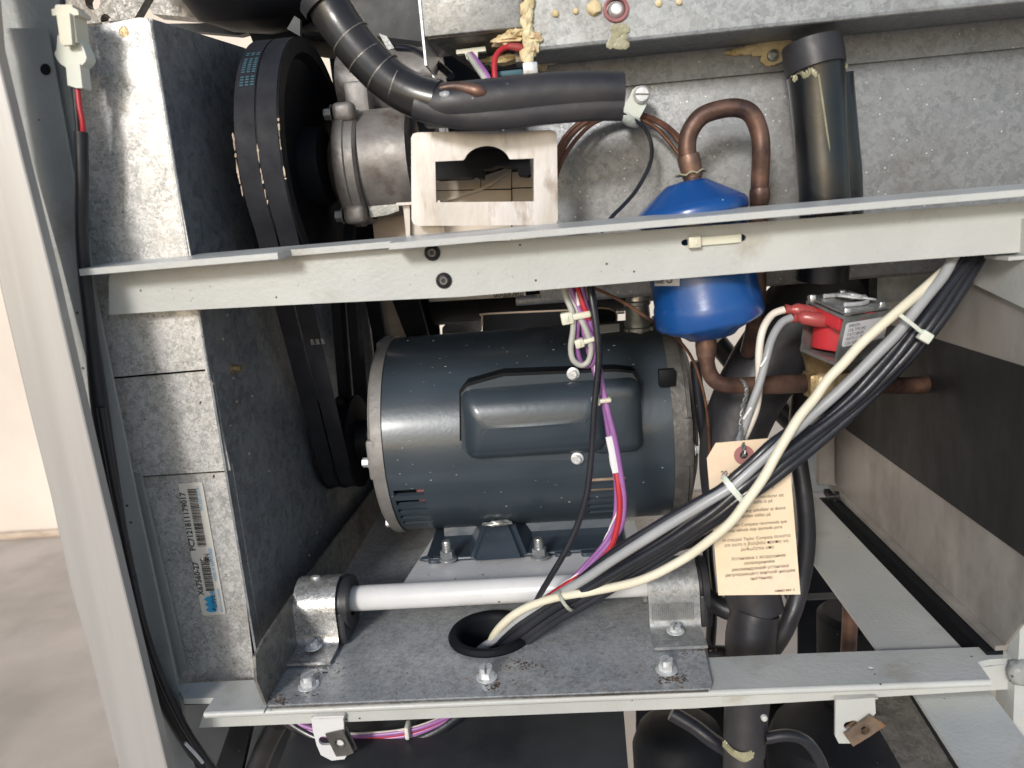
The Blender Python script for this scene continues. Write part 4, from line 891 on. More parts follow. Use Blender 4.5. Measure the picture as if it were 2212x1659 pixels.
# its label wraps the front left of the canister
def oncan(u, v, rr=.0338):
    p0 = at(u, v, dY - rr); best = None
    o = ray(u, v); lo, hi = .40, dY
    for _ in range(60):
        mid = (lo + hi) / 2; p = at(u, v, mid); q = p - dt; q = q - ax * q.dot(ax)
        if q.length > rr: lo = mid
        else: hi = mid
    return at(u, v, lo)
b = B(); cols = [1414 + k * 6 for k in range(10)]; g1 = [[b.bm.verts.new(oncan(u, v + (u - 1414) * -.01)) for u in cols] for v in (560, 585, 609 if 0 else 612, 618)]
for r_ in range(3):
    for i in range(9):
        b.bm.faces.new([g1[r_][i], g1[r_][i + 1], g1[r_ + 1][i + 1], g1[r_ + 1][i]])
dl = b.build('paper_label', M['label_w'], dr)
for s_, u, sz in (('ON', 1452, .0052), ('NE', 1434, .0030), ('ER', 1427, .0030), ('FILTER', 1420, .0022)):
    p = oncan(u, 612) + V((0, -.0004, 0)); text(s_, p, V((.0, 0, 1)), V((-1, .0, 0)), sz, M['ink'], dr, off=.0004, bold=.02)
up = thing('copper_u_pipe', 'tarnished copper pipe looping in an upside down U above the blue canister', 'pipe')
b = B(); b.tube(wp([(1497, 392, dY), (1489, 350, dY), (1484, 318, dY), (1490, 285, dY), (1512, 254, dY), (1545, 239, dY), (1590, 233, dY), (1622, 246, dY), (1640, 285, dY), (1644, 330, dY), (1641, 400, .512), (1638, 470, .515), (1637, 560, .52), (1636, 640, .525), (1630, 700, .535), (1616, 760, .56)]),
         [.0056] * 16, 20, 8); b.build('pipe', M['copper'], up)
b = B(); b.tube(wp([(1497, 384, dY), (1490, 352, dY), (1486, 335, dY)]), [.0062, .0072, .0068], 20, 4); b.build('swaged_socket', M['copper_hot'], up)
b = B(); c_ = at(1492, 374, dY); b.lathe(c_, ax, [(-.0005, .006), (-.0005, .0098), (.0004, .0102), (.0006, .006)], 28)
for v in b.bm.verts: v.co.z += .0008 * math.sin(v.co.x * 900)
b.build('solder_collar', M['glue'], up)
b = B(); b.tube(wp([(1641, 408, .512), (1641, 420, .512), (1640, 438, .513)]), [.0062, .0064, .0060], 20, 3); b.build('coupling', M['copper'], up)
lo_ = thing('copper_outlet_pipe', 'thin copper pipe bending from the canister bottom to the solenoid valve', 'pipe')
b = B(); b.tube(wp([(1524, 722, dY), (1525, 755, dY), (1527, 785, dY), (1536, 812, dY), (1556, 829, .508), (1590, 833, .51), (1650, 832, .515), (1720, 829, .52), (1762, 828, .525)]), [.0064, .0066, .0052, .0052, .0052, .0054, .0062, .0064, .0064], 18, 7); b.build('pipe', M['copper'], lo_)
b = B(); b.tube(wp([(1524, 720, dY), (1525, 745, dY), (1526, 768, dY)]), [.0066, .0070, .0064], 18, 3); b.build('socket', M['copper_hot'], lo_)
b = B(); b.tube(wp([(1790, 828, .53), (1850, 832, .545), (1930, 833, .56), (1985, 832, .57), (2008, 824, .58), (2003, 805, .60), (1975, 785, .64), (1950, 772, .68)]), .0062, 18, 7); b.build('return_bend', M['copper'], lo_)
cpl = thing('capillary_coil', 'coil of thin copper capillary tube hanging from a nylon clamp', 'tube')
for k, (du, dv, rr) in enumerate(((0, 0, .0016), (5, 5, .0016), (10, 3, .0013), (-4, 8, .0014))):
    pts = [(1196 + du, 350 + dv, .53), (1218 + du, 300 + dv, .532), (1258 + du, 262 + dv, .534), (1310 + du, 244 + dv, .536), (1360 + du, 242 + dv, .538), (1410 + du, 256 + dv, .538), (1450 + du, 285 + dv, .538), (1480 + du, 325 + dv, .535)]
    if k == 3: pts = [(1196, 400, .53), (1215, 345, .53), (1250, 295, .532), (1290, 262, .534), (1350, 250, .536), (1405, 268, .536), (1440, 300, .536), (1475, 345, .535)]
    b = B(); b.tube(wp(pts), rr, 8, 7); b.build('capillary', M['capil'], cpl)
b = B(); b.tube(wp([(1275, 618, .50), (1310, 634, .50), (1352, 656, .50), (1400, 688, .50), (1445, 715, .545), (1490, 765, .55), (1515, 830, .55), (1528, 900, .55), (1534, 1000, .56), (1538, 1080, .56)]), .0011, 8, 6); b.build('long_capillary', M['capil'], cat='tube', label='single thin copper capillary passing behind the blue canister and down beside the motor')
nc = thing('nylon_p_clamp', 'milky nylon P clamp screwed to the back wall above the capillary coil', 'clamp')
b = B(); body = [(1348, 232), (1362, 205), (1366, 194), (1375, 187), (1386, 185), (1397, 190), (1402, 200), (1401, 212), (1394, 232), (1377, 264), (1360, 262), (1342, 250)]
b.poly(pl(body, .529), V((0, .004, 0)), []); b.build('clamp_body', M['nylon_w'], nc)
b = B(); b.tube([at(1346, 250, .531), at(1362, 262, .527), at(1374, 264, .531)], .0035, 10, 4); b.build('clamp_loop', M['nylon_w'], nc)
c_ = at(1386, 205, .5285); b = B(); b.lathe(c_, -Y1, [(0, .0055), (.0015, .0055), (.003, .0042), (.0032, 0)], 24); s = b.build('clamp_screw', M['screw'], nc)
b = B(); b.box(c_ + V((0, -.0032, 0)), (.0085, .0006, .0009), 0, Matrix.Rotation(.1, 3, 'Y')); b.build('slot', M['socket'], s)
b = B(); b.tube(wp([(1344, 246, .528), (1368, 258, .526), (1395, 280, .526), (1408, 320, .525), (1402, 360, .522), (1375, 410, .515), (1345, 445, .505), (1322, 468, .498), (1300, 500, .49)]), .0013, 8, 7); b.build('thin_black_wire', M['black_c'], cat='wire', label='thin black wire curving from the nylon clamp down behind the rail')

# vertical glossy pipe and big foam hose
gp = thing('black_capped_pipe', 'glossy black wrapped pipe with flat cap standing against the back wall', 'pipe')
b = B(); b.tube(wp([(1760, 138, .520), (1766, 200, .520), (1773, 300, .519), (1780, 400, .518), (1782, 500, .520), (1776, 602, .524)]), [.0176, .0168, .0158, .0155, .0160, .0165], 36, 8); b.build('pipe_body', M['gloss'], gp)
b = B(); b.tube(wp([(1800, 165, .530), (1816, 300, .530), (1828, 400, .530), (1830, 560, .534)]), [.0120, .0110, .0100, .0100], 28, 8); b.build('rear_pipe', M['gloss'], gp)
b = B(); b.tube(wp([(1753, 92, .519), (1758, 125, .518), (1763, 152, .517)]), [.0176, .0180, .0176], 36, 5); b.build('cap', M['foam'], gp)
b = B(); b.tube(wp([(1768, 160, .5035), (1780, 240, .5035), (1794, 340, .5035), (1803, 430, .504)]), .0006, 6, 6); b.build('seam', M['glue'], gp)
b = B()
for k in range(26):
    t = k / 25; b.blob(at(1714 + t * 110, 162 - t * 22 + 5 * math.sin(k * 1.3), .5045 + .010 * (2 * t - 1) ** 2), (.0022, .0014, .002 + .0022 * abs(math.sin(k))), .4, 2, 1)
b.build('adhesive_drip', M['glue'], gp)
fh = thing('thick_foam_hose', 'thick black foam insulated hose curving down behind the paper tag', 'hose')
b = B(); b.tube(wp([(1800, 600, .60), (1752, 650, .595), (1702, 720, .59), (1655, 790, .585), (1610, 870, .58), (1580, 960, .575), (1580, 1060, .57), (1605, 1180, .565), (1625, 1280, .56), (1640, 1330, .555)]), [.030, .0285, .0275, .0275, .0255, .0235, .022, .021, .021, .0195], 32, 8)
b.build('upper_sleeve', M['foam'], fh)
b = B(); b.tube(wp([(1632, 1318, .553), (1622, 1375, .550), (1618, 1450, .545), (1612, 1540, .54), (1607, 1625, .535)]), [.0178, .0190, .0180, .0165, .0158], 32, 7); b.build('lower_sleeve', M['foam'], fh)
b = B(); b.tube(wp([(1606, 1615, .536), (1603, 1700, .53)]), .0150, 28, 3); b.build('end_sleeve', M['foam'], fh)
b = B()
for k in range(22):
    t = k / 21; b.blob(at(1566 + t * 84, 1608 + 28 * math.sin(t * math.pi) - t * 2, .5195 + .012 * (2 * t - 1) ** 2), (.0024, .0014, .0042), .4, 2, 1)
b.build('adhesive_band', M['glue'], fh)
b = B(); b.tube(wp([(1700, 700, .60), (1735, 660, .605), (1790, 620, .61), (1850, 600, .62)]), .028, 28, 7); b.build('elbow_sleeve', M['foam'], fh)

# ------------------------------------------------------------------ solenoid valve
sv = thing('solenoid_valve', 'red coil solenoid valve in a zinc frame with printed white label', 'valve')
fl = [at(1734, 655, .47 + .02), at(1828, 706, .465)]
# frame corners (front opening edge): top-left, top-right, bottom-right, bottom-left
a0, a1, a2, a3 = at(1742, 648, .505), at(1828, 686, .465), at(1804, 790, .463), at(1728, 758, .503)
back = V((.062, .030, .006)); 
dv = (at(1935, 668, .50) - a1) * .88
b = B(); th = .0016
nrm = dv.normalized()
inn = [p + ((a0 + a1 + a2 + a3) / 4 - p).normalized() * .0028 for p in (a0, a1, a2, a3)]
b.poly([a0, a1, a2, a3], dv, [inn]); b.build('zinc_frame', M['zinc_dull'], sv)
cc_ = (a0 + a1 + a2 + a3) / 4; upd = ((a0 + a1) / 2 - (a2 + a3) / 2).normalized()
hgt = ((a0 + a1) / 2 - (a2 + a3) / 2).length
rtd0 = (a1 - a0).normalized(); b = B(); cz = cc_ + dv * .48; b.lathe(cz - upd * hgt * .44, upd, [(0, 0), (0, .0165), (.002, .0175), (hgt * .66, .0175), (hgt * .66, .0188), (hgt * .86, .0188), (hgt * .86, 0)], 36); b.build('red_coil', M['red'], sv)
rtd = (a1 - a0).normalized()
b = B(); b.box(cc_ + dv * .22 + upd * hgt * .30 + rtd * .006, (.024, .018, .009), .001, Matrix((rtd, rtd.cross(upd) * -1, upd)).transposed()); b.build('terminal_block', M['red'], sv)
# label on the front-right face
e = (a2 - a1); dn = e.normalized(); rr_ = dv.normalized(); fn = rr_.cross(-dn).normalized()
if fn.y > 0: fn = -fn
def SL(s_, t): return a1 + dv * s_ + e * t + fn * .0004
b = B(); b.poly([SL(.05, .12), SL(.96, .12), SL(.99, .16), SL(.99, .60), SL(.06, .62), SL(.03, .58), SL(.02, .16)], fn * .0002); b.build('label_film', M['label_w'], sv)
tl_ = ['EMERSON', 'COIL TYPE AMS', 'VOLTS 208-240', 'WATTS 17   50/60', 'COIL ASSEMBLED IN']
for k, s_ in enumerate(tl_):
    text(s_, SL(.08, .215 + k * .092), rr_, -dn, .0025, M['ink'], sv, off=.0004, sx=1.08)
# top clip
tp = (a0 + a1) / 2 + dv * .5
b = B(); q0_, q1_ = a0 + dv * .2 + upd * .003, a1 + dv * .55 + upd * .003
b.poly([a0 + upd * .0012, a1 + upd * .0012, a1 + dv + upd * .0012, a0 + dv + upd * .0012], upd * .0012); b.build('top_plate', M['zinc'], sv)
b = B(); m0 = tp + upd * .0040
b.tube([m0 - dv * .30 - rtd * .012, m0 - dv * .1 - rtd * .010, m0 + dv * .18 - rtd * .008, m0 + dv * .30], .0014, 10, 5); b.tube([m0 - dv * .30 + rtd * .010, m0 - dv * .05 + rtd * .012, m0 + dv * .2 + rtd * .010, m0 + dv * .36], .0014, 10, 5)
b.lathe(m0 + dv * .0 + upd * .0004, upd, [(0, 0), (0, .0085), (.0014, .0080), (.0016, 0)], 26); b.lathe(m0 + dv * .24 + rtd * .005, upd, [(0, 0), (0, .0075), (.0012, .0070), (.0014, 0)], 26)
b.build('spring_clip', M['screw'], sv)
b = B()
for s_, r_ in ((.02, -.9), (.08, .95), (.9, .9), (.75, -1.0)): b.box(tp + dv * (s_ - .5) + rtd * (r_ * .018) + upd * .002, (.004, .005, .005), .0008)
b.build('corner_tab', M['zinc'], sv)
# brass body
bc = at(1775, 826, .522); b = B(); b.lathe(bc + V((0, 0, -.008)), Z1, [(0, 0), (0, .012), (.012, .0125), (.016, .010), (.026, .012), (.032, .014), (.032, 0)], 28); b.box(bc + V((.004, 0, .0)), (.03, .02, .016), .003); b.build('brass_body', M['brass'], sv)
# red insulated spades
for (p0, p1, p2, w) in (((1696, 668, .497), (1722, 670, .497), (1770, 680, .497), 1), ((1712, 686, .492), (1735, 686, .49), (1788, 694, .488), 1)):
    b = B(); b.tube(wp([p0, ((p0[0] + p1[0]) / 2, p0[1] + 1, p0[2]), p1, ((p1[0] + p2[0]) / 2, (p1[1] + p2[1]) / 2, p2[2]), p2]), [.0034, .0026, .0044, .0046, .0042], 14, 5, flat=.8); b.build('spade_sleeve', M['redclear'], sv)
vw = thing('solenoid_lead_wire', 'white wire looping from the upper red spade down behind the cables', 'wire')
b = B(); b.tube(wp([(1694, 669, .496), (1668, 680, .495), (1648, 712, .49), (1640, 760, .488), (1640, 820, .487), (1634, 880, .487), (1615, 930, .485), (1597, 965, .49)]), .0024, 12, 8); b.build('insulation', M['whitew'], vw)
vw = thing('solenoid_lead_wire', 'grey wire with white tracer from the lower red spade crossing the white one', 'wire')
gpth = [(1710, 686, .492), (1688, 698, .49), (1668, 730, .485), (1655, 775, .481), (1640, 830, .480), (1622, 880, .480), (1604, 935, .482), (1592, 965, .487)]
b = B(); b.tube(wp(gpth), .0025, 12, 8); b.build('insulation', M['grey_c'], vw)
b = B(); b.tube(wp([(1643, 792, .4775), (1650, 782, .4775), (1655, 772, .4785)]), .0008, 6, 4); b.tube(wp([(1606, 905, .4785), (1614, 893, .4775), (1623, 880, .4775)]), .0008, 6, 4); b.build('tracer', M['stripe'], vw)

# ------------------------------------------------------------------ paper tag
tg = thing('paper_tag', 'manila card tag with multilingual printed setting instructions and reinforced hole', 'tag')
GY = .470
tout = [(1546, 957), (1660, 947), (1694, 960), (1705, 987), (1729, 1284), (1552, 1286), (1527, 990)]
hcn = at(1607, 983, GY)
b = B(); b.poly(pl(tout, GY), V((0, .0005, 0)), [ring3(hcn, Y1, .0026, 16)]); b.build('card', M['paper'], tg)
b = B(); b.poly(ring3(hcn + V((0, -.0003, 0)), Y1, .0062, 28), V((0, .0003, 0)), [ring3(hcn + V((0, -.0003, 0)), Y1, .0026, 16)]); b.build('reinforcing_ring', M['reinf'], tg)
gx0, gx1 = at(1552, 1286, GY), at(1729, 1284, GY); tux = (gx1 - gx0).normalized(); tuy = V((-tux.z, 0, tux.x)) * 1
tl0, bl0 = at(1527, 990, GY), at(1552, 1286, GY); tuy = (tl0 - bl0 + V((.0018, 0, 0))).normalized()
tux = V((tuy.z, 0, -tuy.x))
def TG(u, v): return at(u, v, GY) + V((0, -.0002, 0))
def tline(s_, u, v, sz, m='ink_soft', bold=.0, sx=1.0): text(s_, TG(u, v), tux, tuy, sz, M[m], tg, align='CENTER', off=.0002, bold=bold, sx=sx)
tline('20 - 22 PSI (1.4 BAR)', 1619, 1022, .0044, 'ink', bold=.02, sx=.93)
tline('De Taylor Co. raadt aan deze', 1626, 1046, .0032, sx=.90); tline('ventielen in te stellen op', 1622, 1057, .0032, sx=.90)
tline('Taylor Co. rekommenderar att', 1629, 1077, .0032, sx=.90); tline('denna ventil ställs in på', 1622, 1088, .0032, sx=.90)
tline('Taylor Company anbefaler at denne', 1628, 1105, .0032, sx=.85); tline('ventilen stilles på', 1630, 1116, .0032, sx=.90)
tline('A Taylor Company recomenda que', 1632, 1134, .0032, sx=.85); tline('esta válvula seja ajustada para', 1630, 1145, .0032, sx=.90)
tline('Η εταιρια Taylor Company συνιστα', 1634, 1165, .0032, sx=.85); tline('οτι αυτη η βαλβιδα πρεπει να', 1634, 1176, .0032, sx=.90); tline('ρυθμιζεται απο', 1636, 1187, .0032, sx=.90)
tline('Установка с воздушным', 1638, 1206, .0032, sx=.90); tline('охлаждением', 1640, 1217, .0032, sx=.90); tline('рекомендуемаЯ установка', 1642, 1229, .0032, sx=.85)
tline('регулирующего вентилЯ (низшее', 1642, 1240, .0032, sx=.85); tline('знаЧение)', 1644, 1251, .0032, sx=.90)
tline('048803 REV. 2', 1695, 1277, .0021, bold=.02)
# twisted wire holding the tag
twp = [(1607, 986, .4685), (1606, 965, .467), (1602, 945, .475), (1600, 915, .48), (1604, 880, .485), (1612, 855, .49), (1613, 838, .494), (1606, 824, .498)]
b = B()
for s_ in (0, 1):
    P = wp(twp); Q = []
    for i in range(len(P) - 1):
        for k in range(8):
            t = k / 8; p = P[i].lerp(P[i + 1], t); ph = (i * 8 + k) * .75 + s_ * math.pi; Q.append(p + V((math.cos(ph), math.sin(ph), 0)) * .0009)
    b.tube(Q, .0007, 6, 1)
b.tube(wp([(1606, 824, .498), (1600, 820, .503), (1606, 822, .51)]), .001, 6, 4); b.build('twisted_wire', M['zinc_dull'], tg)

# ------------------------------------------------------------------ cable bundle to the grommet
cb = thing('power_cable_bundle', 'bundle of black grey and cream cables sweeping from upper right into the grommet', 'cable bundle')
def cab(pts, r, m, nm, lab=None, seg=12): b = B(); b.tube(wp(pts), r, seg, 8); return b.build(nm, M[m], cb, label=lab)
cream = [(2110, 530, .492), (2055, 572, .484), (1999, 621, .470), (1934, 677, .460), (1865, 738, .457), (1822, 785, .455), (1788, 820, .454), (1760, 860, .452), (1727, 900, .449), (1701, 942, .446), (1676, 984, .443), (1650, 1031, .442), (1615, 1080, .443), (1578, 1128, .445), (1529, 1170, .449), (1469, 1212, .454), (1382, 1254, .462), (1270, 1279, .476), (1200, 1291, .484), (1140, 1311, .492), (1095, 1340, .500), (1064, 1378, .508), (1052, 1425, .515)]
cab(cream, .0029, 'cream', 'cream_cable', 'cream cable hanging apart from the bundle in its lower half')
grey = [(2072, 532, .480), (2059, 557, .476), (2038, 596, .472), (2003, 639, .466), (1969, 682, .463), (1934, 725, .461), (1891, 768, .460), (1848, 811, .459), (1805, 852, .458), (1762, 890, .457), (1722, 925, .455), (1684, 958, .452), (1634, 1003, .450), (1604, 1030, .449), (1576, 1054, .449), (1530, 1082, .450), (1489, 1107, .452), (1425, 1146, .456), (1327, 1208, .468), (1265, 1250, .478), (1200, 1288, .488), (1138, 1326, .496), (1084, 1372, .505), (1036, 1405, .512), (1010, 1440, .518)]
cab(grey, .0032, 'grey_c', 'grey_cable', 'mid grey cable in the bundle')
blk = [(2112, 530, .484), (2085, 572, .478), (2052, 622, .473), (2012, 680, .468), (1974, 728, .466), (1936, 772, .465), (1895, 815, .464), (1852, 858, .463), (1795, 908, .461), (1738, 955, .458), (1690, 992, .455), (1641, 1030, .453), (1597, 1060, .452), (1543, 1102, .453), (1489, 1138, .455), (1435, 1175, .459), (1354, 1226, .468), (1273, 1277, .478), (1200, 1317, .487), (1140, 1357, .495), (1090, 1395, .504), (1050, 1425, .512)]
for k, (d_, r_, dy) in enumerate(((13, .0028, .0008), (2, .0031, -.0016), (-10, .0032, .0006), (-21, .0033, .0018))):
    Q_ = offs(blk, d_); n_ = len(Q_)
    cab([(p[0] + 3 * math.sin(i * .9 + k * 2), p[1] + 3 * math.cos(i * .8 + k), p[2] + dy + .0006 * math.sin(i * .7 + k)) for i, p in enumerate(Q_)], r_, 'black_c', 'black_cable')
topb = [(2125, 532, .492), (2050, 618, .486), (1975, 702, .480), (1885, 795, .474), (1800, 868, .468), (1735, 912, .461), (1672, 953, .453), (1625, 996, .451), (1590, 1026, .450), (1558, 1055, .451), (1520, 1077, .452), (1469, 1105, .455), (1400, 1146, .462), (1330, 1190, .472), (1260, 1246, .484), (1200, 1296, .492), (1130, 1350, .50), (1080, 1400, .51)]
cab(topb, .0028, 'black_c', 'black_cable')
tie(cb, at(1583, 1058, .4525), at(1620, 1022, .4525) - at(1550, 1075, .4525), .0092, .0026, 'nylon_w', ry=.0078)
tie(cb, at(1222, 1296, .4840), at(1260, 1270, .484) - at(1190, 1318, .484), .0076, .0022, 'nylon_w', ry=.0075)
b = B()
b.ribbon([at(1940, 683, .452), at(1965, 702, .4515), at(1995, 727, .4555)], V((0, 0, 0)) + (at(1945, 676, .452) - at(1940, 683, .452)), .0010); b.box(at(1998, 727, .4560), (.0072, .005, .0062), .0008, Matrix.Rotation(.6, 3, 'Y')); b.build('tie_head', M['nylon_w'], cb)
tie(cb, at(1583, 1052, .4525), at(1620, 1025, .4525) - at(1550, 1078, .4525), .0088, .0026, 'nylon_w', ry=.0075)
tie(cb, at(1222, 1296, .4840), at(1260, 1270, .484) - at(1190, 1318, .484), .0076, .0022, 'nylon_w', ry=.0075)

# ------------------------------------------------------------------ purple / red harness
hn = thing('control_wire_harness', 'harness of purple red and grey wires hanging in front of the motor', 'wire harness')
def wire(pts, r, m, nm='wire', lab=None, tr=None):
    b = B(); b.tube(wp(pts), r, 10, 7); o = b.build(nm, M[m], hn, label=lab)
    if tr:
        P = wp(pts); b = B(); Q = []; n = len(P)
        for i in range(n - 1):
            L_ = (P[i + 1] - P[i]).length; k_ = max(int(L_ / .0012), 1)
            for k in range(k_): Q.append(P[i].lerp(P[i + 1], k / k_))
        T_ = [Q[min(i + 1, len(Q) - 1)] - Q[max(i - 1, 0)] for i in range(len(Q))]; H = []
        for i, q in enumerate(Q):
            t = T_[i].normalized(); u_ = t.cross(Y1).normalized(); w_2 = t.cross(u_); ph = i * .16; H.append(q + (u_ * math.cos(ph) + w_2 * math.sin(ph)) * (r * .93))
        if len(H) > 3: b.tube(H, r * .3, 6, 1); b.build('tracer', M[tr], o)
    return o
wire([(1232, 600, .492), (1230, 616, .49), (1250, 665, .487), (1265, 700, .486), (1281, 735, .486), (1287, 762, .487), (1279, 785, .488), (1262, 790, .49), (1250, 770, .49), (1246, 730, .489), (1250, 690, .487)], .0017, 'purple', 'purple_wire')
wire([(1238, 600, .494), (1243, 640, .492), (1256, 680, .49), (1262, 720, .49), (1272, 760, .49), (1284, 800, .49), (1298, 845, .49), (1306, 880, .49), (1314, 930, .49), (1322, 985, .49), (1330, 1030, .49), (1332, 1070, .49), (1330, 1110, .49), (1320, 1150, .49), (1298, 1185, .49), (1268, 1218, .49), (1235, 1252, .49), (1200, 1280, .492), (1175, 1298, .495)], .0018, 'purple', 'purple_wire', tr='stripe')
wire([(1252, 600, .49), (1262, 650, .488), (1275, 700, .488), (1288, 760, .49), (1300, 830, .489), (1314, 893, .487), (1328, 950, .487), (1340, 1018, .487), (1348, 1083, .487), (1341, 1137, .487), (1316, 1174, .487), (1280, 1214, .488), (1246, 1248, .489), (1208, 1278, .491), (1180, 1300, .494)], .0020, 'purple', 'purple_wire')
wire([(1242, 600, .490), (1250, 630, .486), (1262, 665, .485), (1272, 690, .486)], .0017, 'redw', 'red_wire')
wire([(1331, 1015, .489), (1336, 1050, .487), (1339, 1090, .486), (1335, 1132, .486), (1321, 1178, .486), (1295, 1212, .487), (1260, 1240, .488), (1222, 1264, .489), (1192, 1284, .491), (1165, 1302, .495)], .0021, 'redw', 'red_wire')
wire([(1268, 600, .492), (1262, 640, .491), (1268, 670, .489)], .0014, 'greyw', 'grey_wire')
wire([(1212, 604, .49), (1222, 640, .487), (1236, 675, .485), (1238, 710, .485), (1233, 750, .485), (1238, 777, .485), (1256, 789, .485), (1271, 780, .485), (1277, 755, .485), (1272, 730, .485), (1262, 704, .485), (1248, 680, .486)], .0019, 'greyw', 'grey_wire', 'pale grey wire folded back in a loop')
wire([(1218, 602, .492), (1232, 640, .489), (1246, 668, .487), (1256, 695, .486), (1266, 715, .486), (1280, 745, .487), (1290, 800, .489), (1300, 850, .489)], .0014, 'greyw', 'grey_wire')
wire([(1248, 612, .4875), (1247, 640, .486), (1250, 660, .4855)], .0010, 'stripe', 'white_wire')
b = B(); b.tube(wp([(1318, 942, .4865), (1326, 980, .4865), (1333, 1020, .4865)]), .0032, 10, 4, flat=.35); b.build('marker_sleeve', M['label_w'], hn)
def ftie(cu, cv, Y, w, ang, head, s_=1.0):
    c_ = at(cu, cv, Y); rt = Matrix.Rotation(ang, 3, 'Y'); b = B()
    b.box(c_, (w, .010, .0042 * s_), .0012, rt, 3)
    if head: b.box(c_ + rt @ V((head * (w / 2 + .0015), -.0015, 0)), (.0078 * s_, .0085, .0074 * s_), .0010, rt); b.box(c_ + rt @ V((head * (w / 2 + .0018), -.006, 0)), (.0024, .0012, .0034), .0003, rt)
    b.build('cable_tie', M['nylon'], hn)
ftie(1253, 681, .487, .0135, -.12, -1); ftie(1272, 734, .487, .0095, -.22, -1, .75); ftie(1306, 863, .4885, .0085, -.05, -1, .7)
b = B(); b.tube(wp([(1270, 598, .488), (1279, 650, .484), (1287, 700, .482), (1293, 770, .481), (1289, 830, .481), (1283, 890, .481), (1280, 950, .481), (1275, 1010, .481), (1266, 1075, .481), (1247, 1135, .482), (1222, 1190, .483), (1190, 1245, .485), (1163, 1290, .49), (1145, 1330, .50), (1110, 1370, .512)]), .0021, 12, 8)
b.tube(wp([(1274, 598, .489), (1285, 650, .486), (1291, 710, .484), (1297, 770, .484), (1291, 850, .483)]), .0013, 8, 8)
b.build('black_lead', M['black_c'], cat='wire', label='slim black cable hanging in front of the motor left of the purple wires')

# ------------------------------------------------------------------ rear motor, belts beyond
rm = thing('rear_electric_motor', 'black electric motor with inverted marathon nameplate seen behind the rail', 'motor')
c_ = at(925, 558, .90); c2_ = at(1350, 543, .90); L_ = c2_.x - c_.x
b = B(); b.lathe(V((c_.x, .90, c_.z)), X1, [(0, 0), (0, .070), (.004, .078), (L_, .078), (L_, 0)], 48); b.build('shell', M['black'], rm)
b = B(); b.poly(pl([(1042, 684), (1050, 678), (1230, 670), (1300, 665), (1332, 674), (1334, 700), (1042, 716)], .80), V((0, .02, 0))); b.build('capacitor_cover', M['black'], rm)
b = B(); b.tube([at(1042, 705, .799), at(1042, 684, .799), at(1052, 678, .799), at(1230, 670, .799), at(1300, 665, .799), at(1330, 674, .799), at(1332, 695, .799)], .0009, 6, 3); b.build('cover_edge_highlight', M['board'], rm)  # highlight along the cover edge drawn as a pale bead
b = B(); b.poly(pl([(955, 708), (965, 697), (1039, 692), (1039, 716), (955, 722)], .80), V((0, .01, 0))); b.build('step_cover', M['bell_dk'], rm)
pn = [at(925, 638, .817), at(1134, 622, .817), at(1136, 640, .817), at(927, 652, .817)]
b = B(); b.poly(pn, V((0, .001, 0))); b.build('nameplate', M['label'], rm)
text('marathon', at(1131, 632, .8165), V((-1, 0, .05)), V((-.05, 0, -1)), .0082, M['ink'], rm, off=.0004, bold=.02)
b = B(); b.lathe(V((c_.x - .03, .90, c_.z)), X1, [(0, 0), (0, .02), (.02, .02), (.02, .065), (.03, .07)], 30); b.build('end_cap', M['black'], rm)
for i, (a_, b_) in enumerate((((828, 600), (882, 740)), ((862, 600), (900, 735)), ((778, 600), (812, 760)))):
    t = thing('rear_drive_belt', ('slanting black rear belt, middle of three behind the front motor', 'slanting black rear belt nearest the rear motor', 'slanting black rear belt nearest the front belts')[i], 'belt', 'rear motor drive belts')
    b = B(); P0, P1 = at(*a_, .74), at(*b_, .78); b.poly([P0, P0 + X1 * .013, P1 + X1 * .013, P1], V((0, .008, 0))); b.build('belt_run', M['belt'], t)
t = thing('rusty_vertical_plate', 'pitted steel upright between the front and rear belts', 'plate')
b = B(); b.poly(pl([(812, 600), (838, 600), (880, 740), (850, 800), (828, 830), (820, 700)], .80), V((0, .004, 0))); b.build('upright', M['board'], t)
# black sheets added to keep the back left interior dark
bf = thing('rear_dark_fill', 'black sheet added for the dark interior behind the small pulley', 'plate')
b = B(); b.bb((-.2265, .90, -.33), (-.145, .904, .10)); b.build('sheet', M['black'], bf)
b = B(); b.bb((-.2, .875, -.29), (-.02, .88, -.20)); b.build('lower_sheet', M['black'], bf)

# below the lower rail
pn_ = thing('lower_charcoal_cover', 'flat charcoal sheet metal cover below the lower rail', 'cover')
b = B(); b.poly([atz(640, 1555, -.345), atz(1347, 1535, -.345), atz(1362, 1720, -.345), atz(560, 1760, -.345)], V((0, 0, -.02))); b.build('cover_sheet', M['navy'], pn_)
lp_ = thing('looped_wire_bundle', 'purple and black wires sagging in a loop below the lower rail', 'wire bundle')
for k, (dv_, r_, m_) in enumerate(((-6, .0020, 'purple'), (8, .0018, 'greyw'), (-1, .0016, 'redw'), (18, .0042, 'black_c'), (4, .0020, 'purple'), (-9, .0012, 'whitew'))):
    b = B(); b.tube(wp([(600, 1540, .49), (660, 1572 + dv_ * .5, .485), (740, 1594 + dv_, .48), (820, 1592 + dv_, .478), (890, 1582 + dv_ * 1.0, .478), (950, 1560 + dv_ * .8, .482), (1010, 1530, .49)]), r_, 10, 7); b.build('loop_wire', M[m_], lp_)
b = B(); b.box(at(881, 1577, .476), (.0032, .010, .0095), .0012); b.build('cable_tie', M['nylon_w'], lp_)
cm = thing('black_compressor', 'black compressor dome below the lower rail right of the charcoal cover', 'compressor')
b = B(); c_ = at(1468, 1610, .62); b.lathe(c_, Z1, [(-.25, .042), (.0, .042), (.016, .036), (.024, .024), (.027, 0)], 40); b.build('dome', M['black'], cm)
